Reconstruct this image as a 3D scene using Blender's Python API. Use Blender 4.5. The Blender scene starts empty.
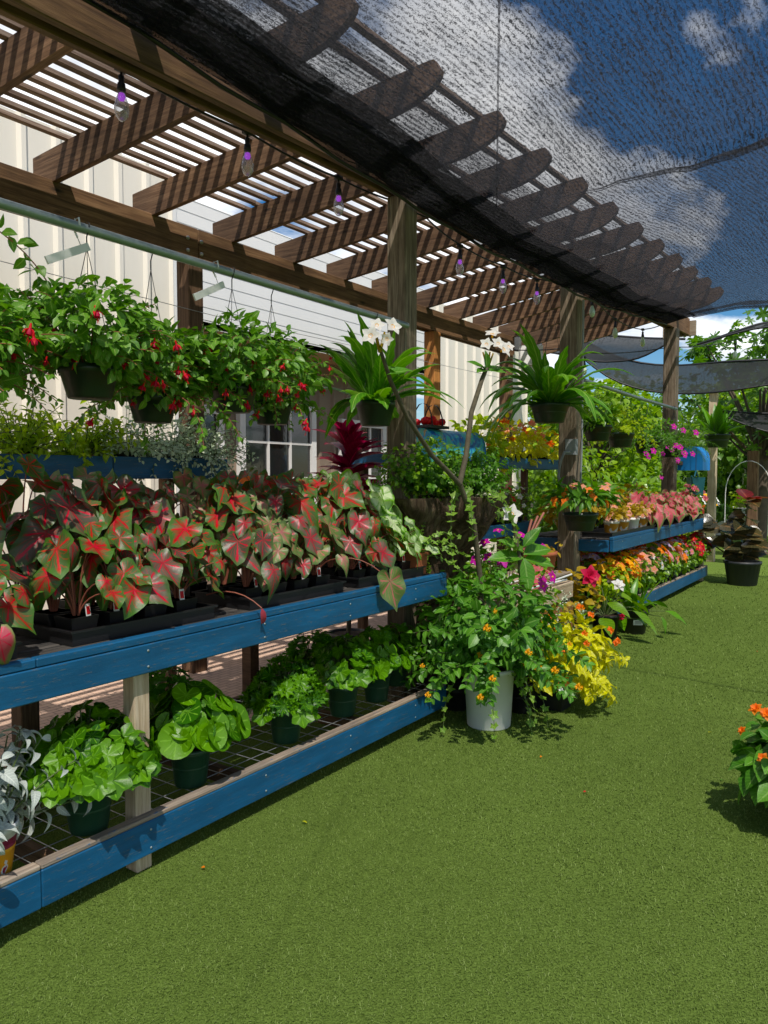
import bpy, math, random
import numpy as np
from mathutils import Vector, Matrix
R = math.radians
rng = np.random.default_rng(7)
random.seed(7)
sc = bpy.context.scene
col = bpy.data.collections.new('scene'); sc.collection.children.link(col)
PI = math.pi

# ------------------------------------------------------------------ mesh helpers
class G:
    def __init__(s): s.V=[]; s.L=[]; s.N=[]; s.U=[]; s.M=[]; s.n=0
    def add(s, V, F, UV=None, mat=0):
        V=np.asarray(V,float); F=np.asarray(F,int)
        if UV is None: UV=np.zeros((len(V),2))
        s.V.append(V); s.L.append((F+s.n).ravel()); s.N.append(np.full(len(F),F.shape[1])); s.M.append(np.full(len(F),mat))
        s.U.append(np.asarray(UV,float)[F.ravel()]); s.n+=len(V)
        return s
    def box(s, c, d, rz=0, mat=0, taper=1.0):
        x,y,z=[k/2 for k in d]
        V=np.array([(a*x*(taper if e<0 else 1),b*y*(taper if e<0 else 1),e*z) for e in(-1,1) for b in(-1,1) for a in(-1,1)])
        ca,sa=math.cos(rz),math.sin(rz)
        V=np.stack([V[:,0]*ca-V[:,1]*sa,V[:,0]*sa+V[:,1]*ca,V[:,2]],1)+np.array(c)
        return s.add(V,[(0,2,3,1),(4,5,7,6),(0,1,5,4),(2,6,7,3),(0,4,6,2),(1,3,7,5)],mat=mat)
    def tube(s, P, r, n=6, mat=0, cap=True):
        P=np.asarray(P,float); k=len(P); r=np.broadcast_to(np.asarray(r,float),(k,))
        T=np.gradient(P,axis=0); T/=np.linalg.norm(T,axis=1)[:,None]+1e-9
        ref=np.array([0,0,1.]) if abs(T[0][2])<.8 else np.array([1.,0,0])
        A=np.cross(T,ref); A/=np.linalg.norm(A,axis=1)[:,None]+1e-9; B=np.cross(T,A)
        th=np.arange(n)*2*PI/n
        V=(P[:,None,:]+r[:,None,None]*(np.cos(th)[None,:,None]*A[:,None,:]+np.sin(th)[None,:,None]*B[:,None,:])).reshape(-1,3)
        F=[(i*n+j,i*n+(j+1)%n,(i+1)*n+(j+1)%n,(i+1)*n+j) for i in range(k-1) for j in range(n)]
        s.add(V,F,np.stack([np.tile(th/2/PI,k),np.repeat(np.linspace(0,1,k),n)],1),mat)
        if cap and n>=3:
            for e in (0,k-1):
                ring=V[e*n:(e+1)*n]; s.add(np.vstack([ring,[P[e]]]),[(j,(j+1)%n,n) for j in range(n)],mat=mat)
        return s
    def lathe(s, prof, c=(0,0,0), n=20, mat=0, wob=0):
        prof=np.asarray(prof,float); k=len(prof); th=np.arange(n)*2*PI/n
        w=1+wob*np.cos(th*n/2)
        V=np.stack([(prof[:,0,None]*np.cos(th)*w).ravel(),(prof[:,0,None]*np.sin(th)*w).ravel(),np.repeat(prof[:,1],n)],1)+np.array(c)
        F=[(i*n+j,i*n+(j+1)%n,(i+1)*n+(j+1)%n,(i+1)*n+j) for i in range(k-1) for j in range(n)]
        return s.add(V,F,np.stack([np.tile(th/2/PI,k),np.repeat(np.linspace(0,1,k),n)],1),mat)
    def leaves(s, tpl, P, D, N, S, mat=0):
        P=np.atleast_2d(np.asarray(P,float)); m=len(P)
        if m==0: return s
        D=np.atleast_2d(np.asarray(D,float))+1e-6; D=D/np.linalg.norm(D,axis=1)[:,None]
        N=np.atleast_2d(np.asarray(N,float))+1e-5*rng.random((m,3)); X=np.cross(D,N); X/=np.linalg.norm(X,axis=1)[:,None]+1e-9
        Z=np.cross(X,D); S=np.broadcast_to(np.asarray(S,float),(m,))
        v,F,uv=tpl
        W=P[:,None,:]+S[:,None,None]*(v[None,:,0,None]*X[:,None,:]+v[None,:,1,None]*D[:,None,:]+v[None,:,2,None]*Z[:,None,:])
        k=len(v); FF=(np.asarray(F)[None]+np.arange(m)[:,None,None]*k).reshape(-1,len(F[0]))
        return s.add(W.reshape(-1,3),FF,np.tile(uv,(m,1)),mat)
    def mesh(s, name, mats, smooth=True):
        me=bpy.data.meshes.new(name)
        V=np.concatenate(s.V); L=np.concatenate(s.L); N=np.concatenate(s.N); U=np.concatenate(s.U); M=np.concatenate(s.M)
        me.vertices.add(len(V)); me.vertices.foreach_set('co',V.astype(np.float32).ravel())
        me.loops.add(len(L)); me.loops.foreach_set('vertex_index',L.astype(np.int32))
        me.polygons.add(len(N)); st=np.concatenate([[0],np.cumsum(N)[:-1]]); me.polygons.foreach_set('loop_start',st.astype(np.int32))
        me.polygons.foreach_set('material_index',M.astype(np.int32))
        me.polygons.foreach_set('use_smooth',np.full(len(N),smooth))
        uv=me.uv_layers.new(name='UVMap'); uv.data.foreach_set('uv',U.astype(np.float32).ravel())
        for m in (mats if isinstance(mats,(list,tuple)) else [mats]): me.materials.append(m)
        me.update(calc_edges=True); me.validate()
        return me
    def build(s, name, mats, parent=None, smooth=True):
        return link(bpy.data.objects.new(name, s.mesh(name,mats,smooth)), parent)

def link(o, parent=None):
    col.objects.link(o)
    if parent is not None:
        o.parent=parent; o.matrix_parent_inverse=Matrix.Identity(4)
    return o
def tag(o, label=None, cat=None, group=None, kind=None):
    if label: o['label']=label
    if cat: o['category']=cat
    if group: o['group']=group
    if kind: o['kind']=kind
    return o
def thing(name, loc, label, cat, group=None, rz=0, s=1):
    o=bpy.data.objects.new(name,None); o.empty_display_size=.1; col.objects.link(o); o.location=loc; o.rotation_euler=(0,0,rz); o.scale=(s,s,s)
    return tag(o,label,cat,group)
def dup(root, loc, rz=0, label=None, group=None, s=1):
    r=root.copy(); col.objects.link(r); r.location=loc; r.rotation_euler=(0,0,rz); r.scale=(s,s,s)
    if label: r['label']=label
    if group: r['group']=group
    for ch in list(root.children):
        c=ch.copy(); col.objects.link(c); c.parent=r
        for g in list(ch.children):
            d=g.copy(); col.objects.link(d); d.parent=c
    return r
def plank(name, p0, p1, w, h, m, parent=None, bevel=.004, upv=(0,0,1), origin=(0,0,0)):
    """a board from p0 to p1, h tall (along up), w thick; grain runs along local X"""
    p0=Vector(p0)-Vector(origin); p1=Vector(p1)-Vector(origin); d=p1-p0; L=d.length; d.normalize()
    u=Vector(upv); y=u.cross(d).normalized(); z=d.cross(y)
    g=G().box((0,0,0),(L,w,h)); o=g.build(name,m,parent,smooth=False)
    M=Matrix((d,y,z)).transposed().to_4x4(); M.translation=(p0+p1)/2; o.matrix_basis=M
    if bevel:
        b=o.modifiers.new('b','BEVEL'); b.width=bevel; b.segments=1
    return o

# ------------------------------------------------------------------ leaf shapes
def grid_leaf(wf, rows=5, fold=.15, droop=.25, wave=0., scal=0):
    V=[];UV=[];F=[]
    for i in range(rows+1):
        t=i/rows; w=wf(t)
        if scal and i%2: w*=1-scal
        for j in (-1,0,1):
            V.append((j*w, t*math.cos(droop*t), abs(j)*w*fold*2 - droop*t*t*.6 + wave*math.sin(t*9+j)*w))
            UV.append(((j+1)/2,t))
    for i in range(rows):
        for j in range(2):
            a=i*3+j; F.append((a,a+1,a+4,a+3))
    return np.array(V),F,np.array(UV)
def fan_leaf(rf, n=16, cup=.1, wave=.05, rings=2, off=0., curl=0, wn=3):
    V=[];UV=[];F=[]
    m=n+1
    for k in range(rings+1):
        f=k/rings
        for i in range(m):
            th=2*PI*i/n; r=rf(th)*f
            x=r*math.sin(th); y=r*math.cos(th)+off
            V.append((x,y,cup*r*r+wave*f*math.sin(wn*th)*r - curl*max(0,y)**2))
            UV.append((i/n,f))
    for k in range(rings):
        for i in range(n):
            a=k*m+i; F.append((a,a+1,a+m+1,a+m))
    return np.array(V),F,np.array(UV)
def ell(t): return .5*math.sin(PI*min(1,max(0,t))**.85)
OVAL=grid_leaf(lambda t:.30*math.sin(PI*t**.8)+.001,4,.15,.35)
OVALW=grid_leaf(lambda t:.36*math.sin(PI*t**.75)+.001,4,.12,.35)
LANCE=grid_leaf(lambda t:.15*math.sin(PI*t**.75)+.002,5,.25,.5)
LANCE2=grid_leaf(lambda t:.10*math.sin(PI*t**.6)+.002,7,.25,1.0)
BIGOVAL=grid_leaf(lambda t:.21*math.sin(PI*t**.85)+.002,8,.16,.35,.1)
NEEDLE=grid_leaf(lambda t:.06*(1-t)+.004,3,.2,.3)
WOOLLY=grid_leaf(lambda t:.17*math.sin(PI*t**.7)+.01,7,.25,.9,.15)
def heart_r(th):
    a=abs(((th+PI)%(2*PI))-PI)     # 0 = tip
    tipr=1/(1+1.15*abs(math.sin(a/2))**.8*1.0) if a<PI/2 else None
    pts=[(0,1.0),(.25,.80),(.6,.66),(1.0,.60),(1.5,.58),(2.0,.56),(2.5,.54),(2.85,.42),(3.1,.10),(3.2,.05)]
    for (a0,r0),(a1,r1) in zip(pts,pts[1:]):
        if a0<=a<=a1: return r0+(r1-r0)*(a-a0)/(a1-a0)
    return .1
def slim(t,k=.84): t[0][:,0]*=k; return t
HEART=slim(fan_leaf(heart_r,24,.22,.16,3,0,.22,5))
HEARTF=slim(fan_leaf(heart_r,16,-.45,.16,3,0,.45,3),.74)
def round_r(th):
    a=abs(((th+PI)%(2*PI))-PI); return .5*(1-.75*max(0,(a-2.75)/.39))
ROUND=fan_leaf(round_r,18,.35,.04,2,0,0,3)
def scallop(k,amp,r0=.5):
    def f(th):
        a=abs(((th+PI)%(2*PI))-PI)
        return (r0*(1-.7*max(0,(a-2.7)/.44)))*(1+amp*math.cos(k*th))
    return f
LOBED=fan_leaf(scallop(6,.14),24,.35,.10,2,0,0,5)
CURLY=fan_leaf(scallop(9,.2),18,.55,.30,2,0,0,7)
IVY=fan_leaf(lambda th:(.5*(1+.28*math.cos(5*th)))*(1-.55*(abs(((th+PI)%(2*PI))-PI)>2.9)),15,.1,.06,1,0)
PALM=fan_leaf(lambda th:.55*(.35+.65*abs(math.cos(3.5*th))),28,-.3,.1,1,0)
CROTON=grid_leaf(lambda t:.24*math.sin(PI*t**.7)*(1+.12*math.sin(t*16))+.003,6,.2,.7,.25)

def unit(a): return a/(np.linalg.norm(a,axis=-1,keepdims=True)+1e-9)
# ------------------------------------------------------------------ materials
def newmat(name):
    m=bpy.data.materials.new(name); m.use_nodes=True; nt=m.node_tree; nt.nodes.clear()
    return m,nt,nt.nodes,nt.links
def nd(nt,t,**k):
    n=nt.nodes.new(t)
    for a,b in k.items(): setattr(n,a,b)
    return n
def val(nt,op,a,b=None,c=None,clamp=False):
    n=nd(nt,'ShaderNodeMath',operation=op,use_clamp=clamp)
    for i,v in enumerate((a,b,c)):
        if v is None: continue
        if hasattr(v,'links') or hasattr(v,'is_linked'): nt.links.new(v,n.inputs[i])
        else: n.inputs[i].default_value=v
    return n.outputs[0]
def mixc(nt,f,a,b,bt='MIX'):
    n=nd(nt,'ShaderNodeMix',data_type='RGBA',blend_type=bt)
    for i,v in ((0,f),(6,a),(7,b)):
        if hasattr(v,'is_linked'): nt.links.new(v,n.inputs[i])
        elif i==0: n.inputs[0].default_value=v
        else: n.inputs[i].default_value=(*v,1)
    return n.outputs[2]
def noise(nt,vec,scale,detail=3,rough=.6,dist=0):
    n=nd(nt,'ShaderNodeTexNoise'); n.inputs['Scale'].default_value=scale; n.inputs['Detail'].default_value=detail; n.inputs['Roughness'].default_value=rough; n.inputs['Distortion'].default_value=dist
    if vec is not None: nt.links.new(vec,n.inputs['Vector'])
    return n.outputs['Fac']
def mapping(nt,vec,scale=(1,1,1),loc=(0,0,0),rot=(0,0,0)):
    n=nd(nt,'ShaderNodeMapping'); n.inputs['Scale'].default_value=scale; n.inputs['Location'].default_value=loc; n.inputs['Rotation'].default_value=rot
    nt.links.new(vec,n.inputs['Vector']); return n.outputs[0]
def ramp(nt,f,stops):
    n=nd(nt,'ShaderNodeValToRGB'); e=n.color_ramp.elements
    while len(e)<len(stops): e.new(.5)
    for x,(p,c) in zip(e,stops): x.position=p; x.color=(*c,1) if len(c)==3 else c
    nt.links.new(f,n.inputs[0]); return n.outputs[0]
def g3(v): return (v,v,v)
def bsdf(nt,colr,rough=.6,spec=.5,bump=None,bs=.3,bd=.01,metal=0,out=True,coat=0):
    b=nd(nt,'ShaderNodeBsdfPrincipled'); 
    if hasattr(colr,'is_linked'): nt.links.new(colr,b.inputs['Base Color'])
    else: b.inputs['Base Color'].default_value=(*colr,1)
    if hasattr(rough,'is_linked'): nt.links.new(rough,b.inputs['Roughness'])
    else: b.inputs['Roughness'].default_value=rough
    b.inputs['Specular IOR Level'].default_value=spec; b.inputs['Metallic'].default_value=metal; b.inputs['Coat Weight'].default_value=coat
    if bump is not None:
        k=nd(nt,'ShaderNodeBump'); k.inputs['Strength'].default_value=bs; k.inputs['Distance'].default_value=bd
        nt.links.new(bump,k.inputs['Height']); nt.links.new(k.outputs[0],b.inputs['Normal'])
    if out:
        o=nd(nt,'ShaderNodeOutputMaterial'); nt.links.new(b.outputs[0],o.inputs[0])
    return b
def ocoord(nt): return nd(nt,'ShaderNodeTexCoord').outputs['Object']
def simple(name,c,rough=.6,var=.15,scale=8,metal=0,bs=.15,spec=.5,coat=0):
    m,nt,_,_=newmat(name); v=ocoord(nt); n=noise(nt,v,scale,5)
    cc=mixc(nt,n,tuple(x*(1-var*1.6) for x in c),tuple(min(1,x*(1+var)) for x in c))
    bsdf(nt,cc,rough,spec,noise(nt,v,scale*6,3),bs,.004,metal,coat=coat); return m
def wood(name,a,b,dark,rough=.75,knots=True,grain=1.0,wear=None):
    m,nt,_,_=newmat(name); v=ocoord(nt)
    r=nd(nt,'ShaderNodeObjectInfo').outputs['Random']
    cmb=nd(nt,'ShaderNodeCombineXYZ'); nt.links.new(val(nt,'MULTIPLY',r,37.),cmb.inputs[0]); nt.links.new(val(nt,'MULTIPLY',r,11.),cmb.inputs[1])
    ad=nd(nt,'ShaderNodeVectorMath',operation='ADD'); nt.links.new(v,ad.inputs[0]); nt.links.new(cmb.outputs[0],ad.inputs[1]); v=ad.outputs[0]
    g=noise(nt,mapping(nt,v,(1.2,22,22)),2.2,6,.65,.6)
    f=noise(nt,mapping(nt,v,(4,120,120)),1.5,3,.7)
    big=noise(nt,v,1.7,3)
    c=ramp(nt,g,[(.25,dark),(.45,a),(.7,b)])
    c=mixc(nt,val(nt,'MULTIPLY',ramp(nt,f,[(.3,(1,1,1)),(.55,(0,0,0))]),.45*grain),c,dark)
    c=mixc(nt,ramp(nt,big,[(.35,g3(.55)),(.6,g3(0))]),c,dark)
    if wear:
        w=noise(nt,mapping(nt,v,(3,9,9)),3.5,6,.7)
        c=mixc(nt,ramp(nt,w,[(.60,g3(0)),(.66,g3(1))]),c,wear)
    if knots:
        vo=nd(nt,'ShaderNodeTexVoronoi'); vo.inputs['Scale'].default_value=1; nt.links.new(mapping(nt,v,(2.1,7,7)),vo.inputs['Vector'])
        c=mixc(nt,ramp(nt,vo.outputs['Distance'],[(.03,g3(.9)),(.13,g3(0))]),c,tuple(x*.3 for x in dark))
    hs=nd(nt,'ShaderNodeHueSaturation'); nt.links.new(val(nt,'MULTIPLY_ADD',r,.5,.75),hs.inputs['Value']); nt.links.new(c,hs.inputs['Color'])
    bsdf(nt,hs.outputs[0],rough,.3,mixc(nt,.5,g,f),.5,.006); return m
def leaf(name,a,b,vein=None,rough=.42,tr=.3,fan=False,edge=None,centre=None,blot=0,spec=.5,nv=7,trc=None):
    """a/b: leaf colours mixed leaf by leaf; vein, edge and centre colours drawn from the leaf's own coordinates"""
    m,nt,_,_=newmat(name)
    rnd=nd(nt,'ShaderNodeNewGeometry').outputs['Random Per Island']
    tc=nd(nt,'ShaderNodeTexCoord'); uv=tc.outputs['UV']; sp=nd(nt,'ShaderNodeSeparateXYZ'); nt.links.new(uv,sp.inputs[0]); u,v=sp.outputs[0],sp.outputs[1]
    n=noise(nt,tc.outputs['Object'],9,3)
    c=mixc(nt,rnd,a,b)
    c=mixc(nt,val(nt,'MULTIPLY',n,.5),c,tuple(x*.45 for x in a))
    if fan: 
        rad=val(nt,'ABSOLUTE',val(nt,'COSINE',val(nt,'MULTIPLY',u,PI*nv)))
        vn=val(nt,'GREATER_THAN',rad,val(nt,'MULTIPLY_ADD',v,.035,.945))
        vsoft=val(nt,'POWER',rad,14)
        cen=val(nt,'SUBTRACT',1.,v)
    else:
        d=val(nt,'ABSOLUTE',val(nt,'SUBTRACT',u,.5)); vn=val(nt,'LESS_THAN',d,.05); vsoft=vn; cen=vn
        s=val(nt,'SINE',val(nt,'ADD',val(nt,'MULTIPLY',v,55.),val(nt,'MULTIPLY',d,-22.)))
        c=mixc(nt,val(nt,'MULTIPLY',val(nt,'GREATER_THAN',s,.75),.18),c,tuple(min(1,x*1.7+.01) for x in b))
    if centre is not None:
        nn=noise(nt,tc.outputs['Object'],45,3)
        cf=val(nt,'ADD',val(nt,'MULTIPLY',cen,1.5),val(nt,'SUBTRACT',val(nt,'MULTIPLY',vsoft,.45),.78))
        cf=val(nt,'ADD',cf,val(nt,'MULTIPLY',val(nt,'SUBTRACT',nn,.5),1.5))
        cf=val(nt,'ADD',cf,val(nt,'MULTIPLY',val(nt,'SUBTRACT',rnd,.5),.8),clamp=True)
        fine=val(nt,'GREATER_THAN',val(nt,'ABSOLUTE',val(nt,'COSINE',val(nt,'ADD',val(nt,'MULTIPLY',u,PI*nv*3),val(nt,'MULTIPLY',v,7.)))),.965)
        c=mixc(nt,val(nt,'MULTIPLY',fine,.35),c,vein or centre)
        c=mixc(nt,cf,c,centre)
    if vein is not None:
        f=val(nt,'MULTIPLY',vn,val(nt,'LESS_THAN',v,.85)) if fan else vn
        c=mixc(nt,val(nt,'MULTIPLY',f,.75),c,vein)
    if edge is not None:
        c=mixc(nt,ramp(nt,val(nt,'ADD',v,val(nt,'MULTIPLY_ADD',n,.5,-.25)),[(.74,g3(0)),(.93,g3(1))]) if fan else ramp(nt,val(nt,'ABSOLUTE',val(nt,'SUBTRACT',u,.5)),[(.32,g3(0)),(.42,g3(1))]),c,edge)
    if blot:
        c=mixc(nt,ramp(nt,noise(nt,tc.outputs['Object'],60,2),[(.5,g3(0)),(.62,g3(blot))]),c,tuple(min(1,x*2.2+.05) for x in b))
    hv=nd(nt,'ShaderNodeHueSaturation'); hv.inputs['Value'].default_value=1.28; hv.inputs['Saturation'].default_value=1.08; nt.links.new(c,hv.inputs['Color']); c=hv.outputs[0]
    p=bsdf(nt,c,rough,spec,noise(nt,tc.outputs['Object'],70,2),.25,.004,out=False)
    t=nd(nt,'ShaderNodeBsdfTranslucent')
    hs=nd(nt,'ShaderNodeHueSaturation'); hs.inputs['Value'].default_value=1.35; hs.inputs['Saturation'].default_value=1.1; nt.links.new(c,hs.inputs['Color']); nt.links.new(hs.outputs[0],t.inputs[0])
    mx=nd(nt,'ShaderNodeMixShader'); mx.inputs[0].default_value=tr; nt.links.new(p.outputs[0],mx.inputs[1]); nt.links.new(t.outputs[0],mx.inputs[2])
    o=nd(nt,'ShaderNodeOutputMaterial'); nt.links.new(mx.outputs[0],o.inputs[0]); return m

M={}
M['brown']=wood('brown stained timber',(.145,.078,.040),(.27,.16,.088),(.034,.019,.011))
M['header']=wood('dark stained beam timber',(.155,.080,.038),(.28,.16,.08),(.045,.025,.013),grain=.5)
M['slat']=wood('weathered slat timber',(.26,.17,.12),(.46,.35,.27),(.09,.05,.03),knots=False)
M['post']=wood('weathered post timber',(.20,.15,.10),(.42,.34,.25),(.045,.030,.020),grain=1.6)
M['grey']=wood('grey raw timber',(.38,.30,.21),(.58,.49,.37),(.16,.11,.07))
M['pale']=wood('pale raw timber',(.46,.35,.23),(.66,.55,.40),(.22,.15,.09))
M['orange']=wood('orange crate and painted sunlit post timber',(.42,.17,.04),(.6,.27,.07),(.16,.06,.02))
def paint(name,c,wearc):
    m,nt,_,_=newmat(name); v=ocoord(nt)
    n=noise(nt,mapping(nt,v,(1,9,9)),2.2,6,.7,.3); b=noise(nt,v,1.3,2)
    cc=mixc(nt,ramp(nt,n,[(.3,g3(0)),(.7,g3(1))]),tuple(x*.62 for x in c),tuple(x*1.35 for x in c))
    cc=mixc(nt,ramp(nt,b,[(.4,g3(.6)),(.6,g3(0))]),cc,tuple(x*.75 for x in c))
    w=noise(nt,mapping(nt,v,(4,30,30)),4,6,.75)
    cc=mixc(nt,ramp(nt,w,[(.585,g3(0)),(.62,g3(.8))]),cc,wearc)
    sc_=noise(nt,mapping(nt,v,(.8,60,60),rot=(0,.06,.05)),3.0,2,.5)
    cc=mixc(nt,ramp(nt,sc_,[(.72,g3(0)),(.75,g3(.5))]),cc,tuple(x*.3 for x in c))
    bsdf(nt,cc,.5,.4,mixc(nt,.5,n,w),.3,.004); return m
M['blue']=paint('blue painted board',(.004,.098,.225),(.09,.12,.14))
M['worn']=wood('worn board edge',(.35,.26,.18),(.55,.45,.34),(.10,.10,.10),knots=False,wear=(.02,.12,.26))
M['deck']=wood('dark deck boards',(.06,.055,.05),(.16,.14,.12),(.02,.02,.02))
M['green_pot']=simple('dark green plastic',(.016,.065,.034),.38,.2,5)
M['basket_pot']=simple('hanging pot plastic',(.008,.026,.014),.4,.2,5)
M['black_pot']=simple('black plastic',(.010,.010,.011),.45,.2,9)
M['white_pot']=simple('white plastic bucket',(.84,.84,.82),.42,.06,4)
M['terra']=simple('terracotta',(.42,.12,.045),.8,.25,9)
M['soil']=simple('potting soil',(.05,.028,.016),.95,.6,60,bs=.8)
M['white']=simple('white paint',(.78,.77,.74),.5,.05,3)
M['label']=simple('white label card',(.72,.72,.70),.4,.04,5)
M['galv']=simple('galvanised steel',(.30,.36,.36),.45,.15,12,.5)
M['wire']=simple('dark wire',(.02,.02,.022),.5,.1,5)
M['silver']=simple('steel wire',(.45,.46,.47),.4,.1,5,.7)
M['black']=simple('black rubber',(.008,.008,.009),.5,.1,5)
M['stem']=simple('green stem',(.10,.15,.04),.6,.25,12)
M['rstem']=simple('reddish stem',(.33,.10,.06),.55,.3,9)
M['bark']=simple('grey bark',(.12,.10,.06),.85,.5,30,bs=.8)
M['trunk']=simple('tree bark',(.10,.075,.05),.9,.4,12,bs=.8)
M['drift']=None
M['greybox']=simple('grey outlet box',(.25,.27,.28),.5,.1,6)
M['teal']=simple('teal plastic',(.01,.11,.14),.4,.1,5)
M['bluetin']=simple('bright blue tin',(.01,.22,.60),.35,.15,5)
M['ribs']=simple('charcoal ribbed plastic',(.03,.034,.038),.5,.1,5)
def fl(name,c,c2=None,tr=.35,rough=.55):
    c2=c2 or tuple(x*.6 for x in c); return leaf(name,c,c2,rough=rough,tr=tr,fan=True)
M['f_red']=fl('red petals',(.72,.012,.012),(.55,.01,.03))
M['f_orange']=fl('orange petals',(.85,.18,.01),(.8,.26,.02))
M['f_yellow']=fl('yellow petals',(.85,.42,.01),(.85,.50,.03))
M['f_pink']=fl('pink petals',(.75,.22,.30),(.8,.40,.42))
M['f_mag']=fl('magenta petals',(.55,.01,.30),(.60,.03,.45))
M['f_lilac']=fl('lilac petals',(.50,.30,.52),(.7,.55,.68))
M['f_white']=fl('white petals',(.80,.79,.76),(.75,.72,.70))
M['f_crim']=fl('crimson petals',(.55,.005,.06),(.65,.02,.09))
M['f_salmon']=fl('salmon petals',(.78,.30,.20),(.78,.45,.33))
L_=dict(
 fuchsia=leaf('fuchsia leaf',(.07,.19,.022),(.16,.32,.045),(.26,.36,.10)),
 geran=leaf('glossy round leaf',(.022,.10,.006),(.14,.33,.014),(.17,.36,.04),rough=.38,spec=.35,fan=True,nv=9),
 galax=leaf('flat round leaf',(.030,.12,.010),(.15,.34,.02),(.19,.38,.05),rough=.38,spec=.35,fan=True,nv=9),
 vine=leaf('vine leaf',(.05,.16,.018),(.12,.29,.035),(.22,.36,.10)),
 ivy=leaf('lime vine leaf',(.12,.25,.03),(.24,.38,.07),(.35,.45,.15),fan=True),
 strap=leaf('strap leaf',(.06,.19,.018),(.17,.36,.045),(.28,.42,.10),rough=.35),
 fern=leaf('fern leaf',(.06,.17,.02),(.14,.30,.035),tr=.4),
 limetree=leaf('lime tree leaf',(.10,.20,.018),(.27,.40,.04),tr=.45),
 lime=leaf('lime leaf',(.26,.40,.02),(.42,.54,.04),(.5,.56,.15),tr=.5),
 yellow=leaf('yellow croton leaf',(.46,.46,.010),(.56,.54,.03),(.62,.60,.15),tr=.35,blot=.25),
 silver=leaf('silver woolly leaf',(.36,.40,.37),(.50,.54,.50),(.55,.58,.53),rough=.85,tr=.15,spec=.1),
 dusty=leaf('small silvery leaf',(.40,.50,.34),(.60,.66,.50),rough=.8,tr=.2),
 crim=leaf('crimson cordyline leaf',(.10,.006,.020),(.34,.012,.06),(.5,.05,.12),rough=.3,tr=.35),
 rubber=leaf('dark rubber plant leaf',(.035,.035,.018),(.09,.075,.03),(.20,.12,.05),rough=.22,tr=.15),
 rubred=leaf('dark red leaf',(.12,.012,.012),(.20,.03,.02),(.3,.08,.05),rough=.3,tr=.3),
 begon=leaf('bedding leaf',(.07,.17,.015),(.20,.34,.03),rough=.35),
 bronze=leaf('bronze leaf',(.30,.20,.02),(.45,.33,.05),tr=.35),
 tree=leaf('tree leaf',(.05,.13,.018),(.18,.31,.035),tr=.45),
 treed=leaf('darker tree leaf',(.05,.12,.02),(.12,.24,.03),tr=.4),
 cal_red=leaf('red caladium leaf',(.05,.10,.025),(.10,.14,.045),(.55,.015,.03),rough=.45,tr=.2,fan=True,edge=(.055,.135,.02),centre=(.42,.010,.03)),
 cal_dusk=leaf('dusky caladium leaf',(.080,.070,.045),(.20,.15,.11),(.60,.03,.06),rough=.4,tr=.25,fan=True,edge=(.06,.11,.03),centre=(.34,.020,.035)),
 cal_pale=leaf('cream caladium leaf',(.52,.66,.34),(.68,.76,.50),(.24,.42,.10),rough=.45,tr=.4,fan=True,edge=(.18,.36,.05)),
 cal_pink=leaf('pink caladium leaf',(.50,.10,.13),(.62,.26,.24),(.60,.03,.08),rough=.5,tr=.3,fan=True,edge=(.16,.20,.06)),
 cal_grn=leaf('green caladium leaf',(.12,.19,.05),(.22,.28,.10),(.50,.12,.14),rough=.45,tr=.2,fan=True,edge=(.09,.14,.045),centre=(.36,.13,.13)),
)
# ------------------------------------------------------------------ plant kit
def pot(root, r, h, m, taper=.78, rim=.012, n=24, ribs=0, soil=True, name='pot', z=0):
    g=G(); rb=r*taper
    g.lathe([(0,z),(rb*.96,z),(rb,z+.006),(r*.985,z+h-rim*2),(r*1.04,z+h-rim*2+.001),(r*1.05,z+h),(r*.97,z+h),(r*.95,z+h-.02),(r*.9,z+h*.5)],n=n,wob=ribs)
    p=g.build(name,m,root)
    if soil:
        s=G(); s.lathe([(r*.95,z+h-.018),(r*.5,z+h-.008),(0,z+h-.006)],n=14); s.build('soil',M['soil'],root)
    return p
def square_pot(root,w,h,m,z=0,xy=(0,0)):
    g=G(); g.box((xy[0],xy[1],z+h/2),(w,w,h),taper=.8); return g.build('pot',m,root,smooth=False)
def bez(p0,p1,p2,n=6):
    t=np.linspace(0,1,n)[:,None]; return (1-t)**2*np.array(p0)+2*t*(1-t)*np.array(p1)+t*t*np.array(p2)
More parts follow.
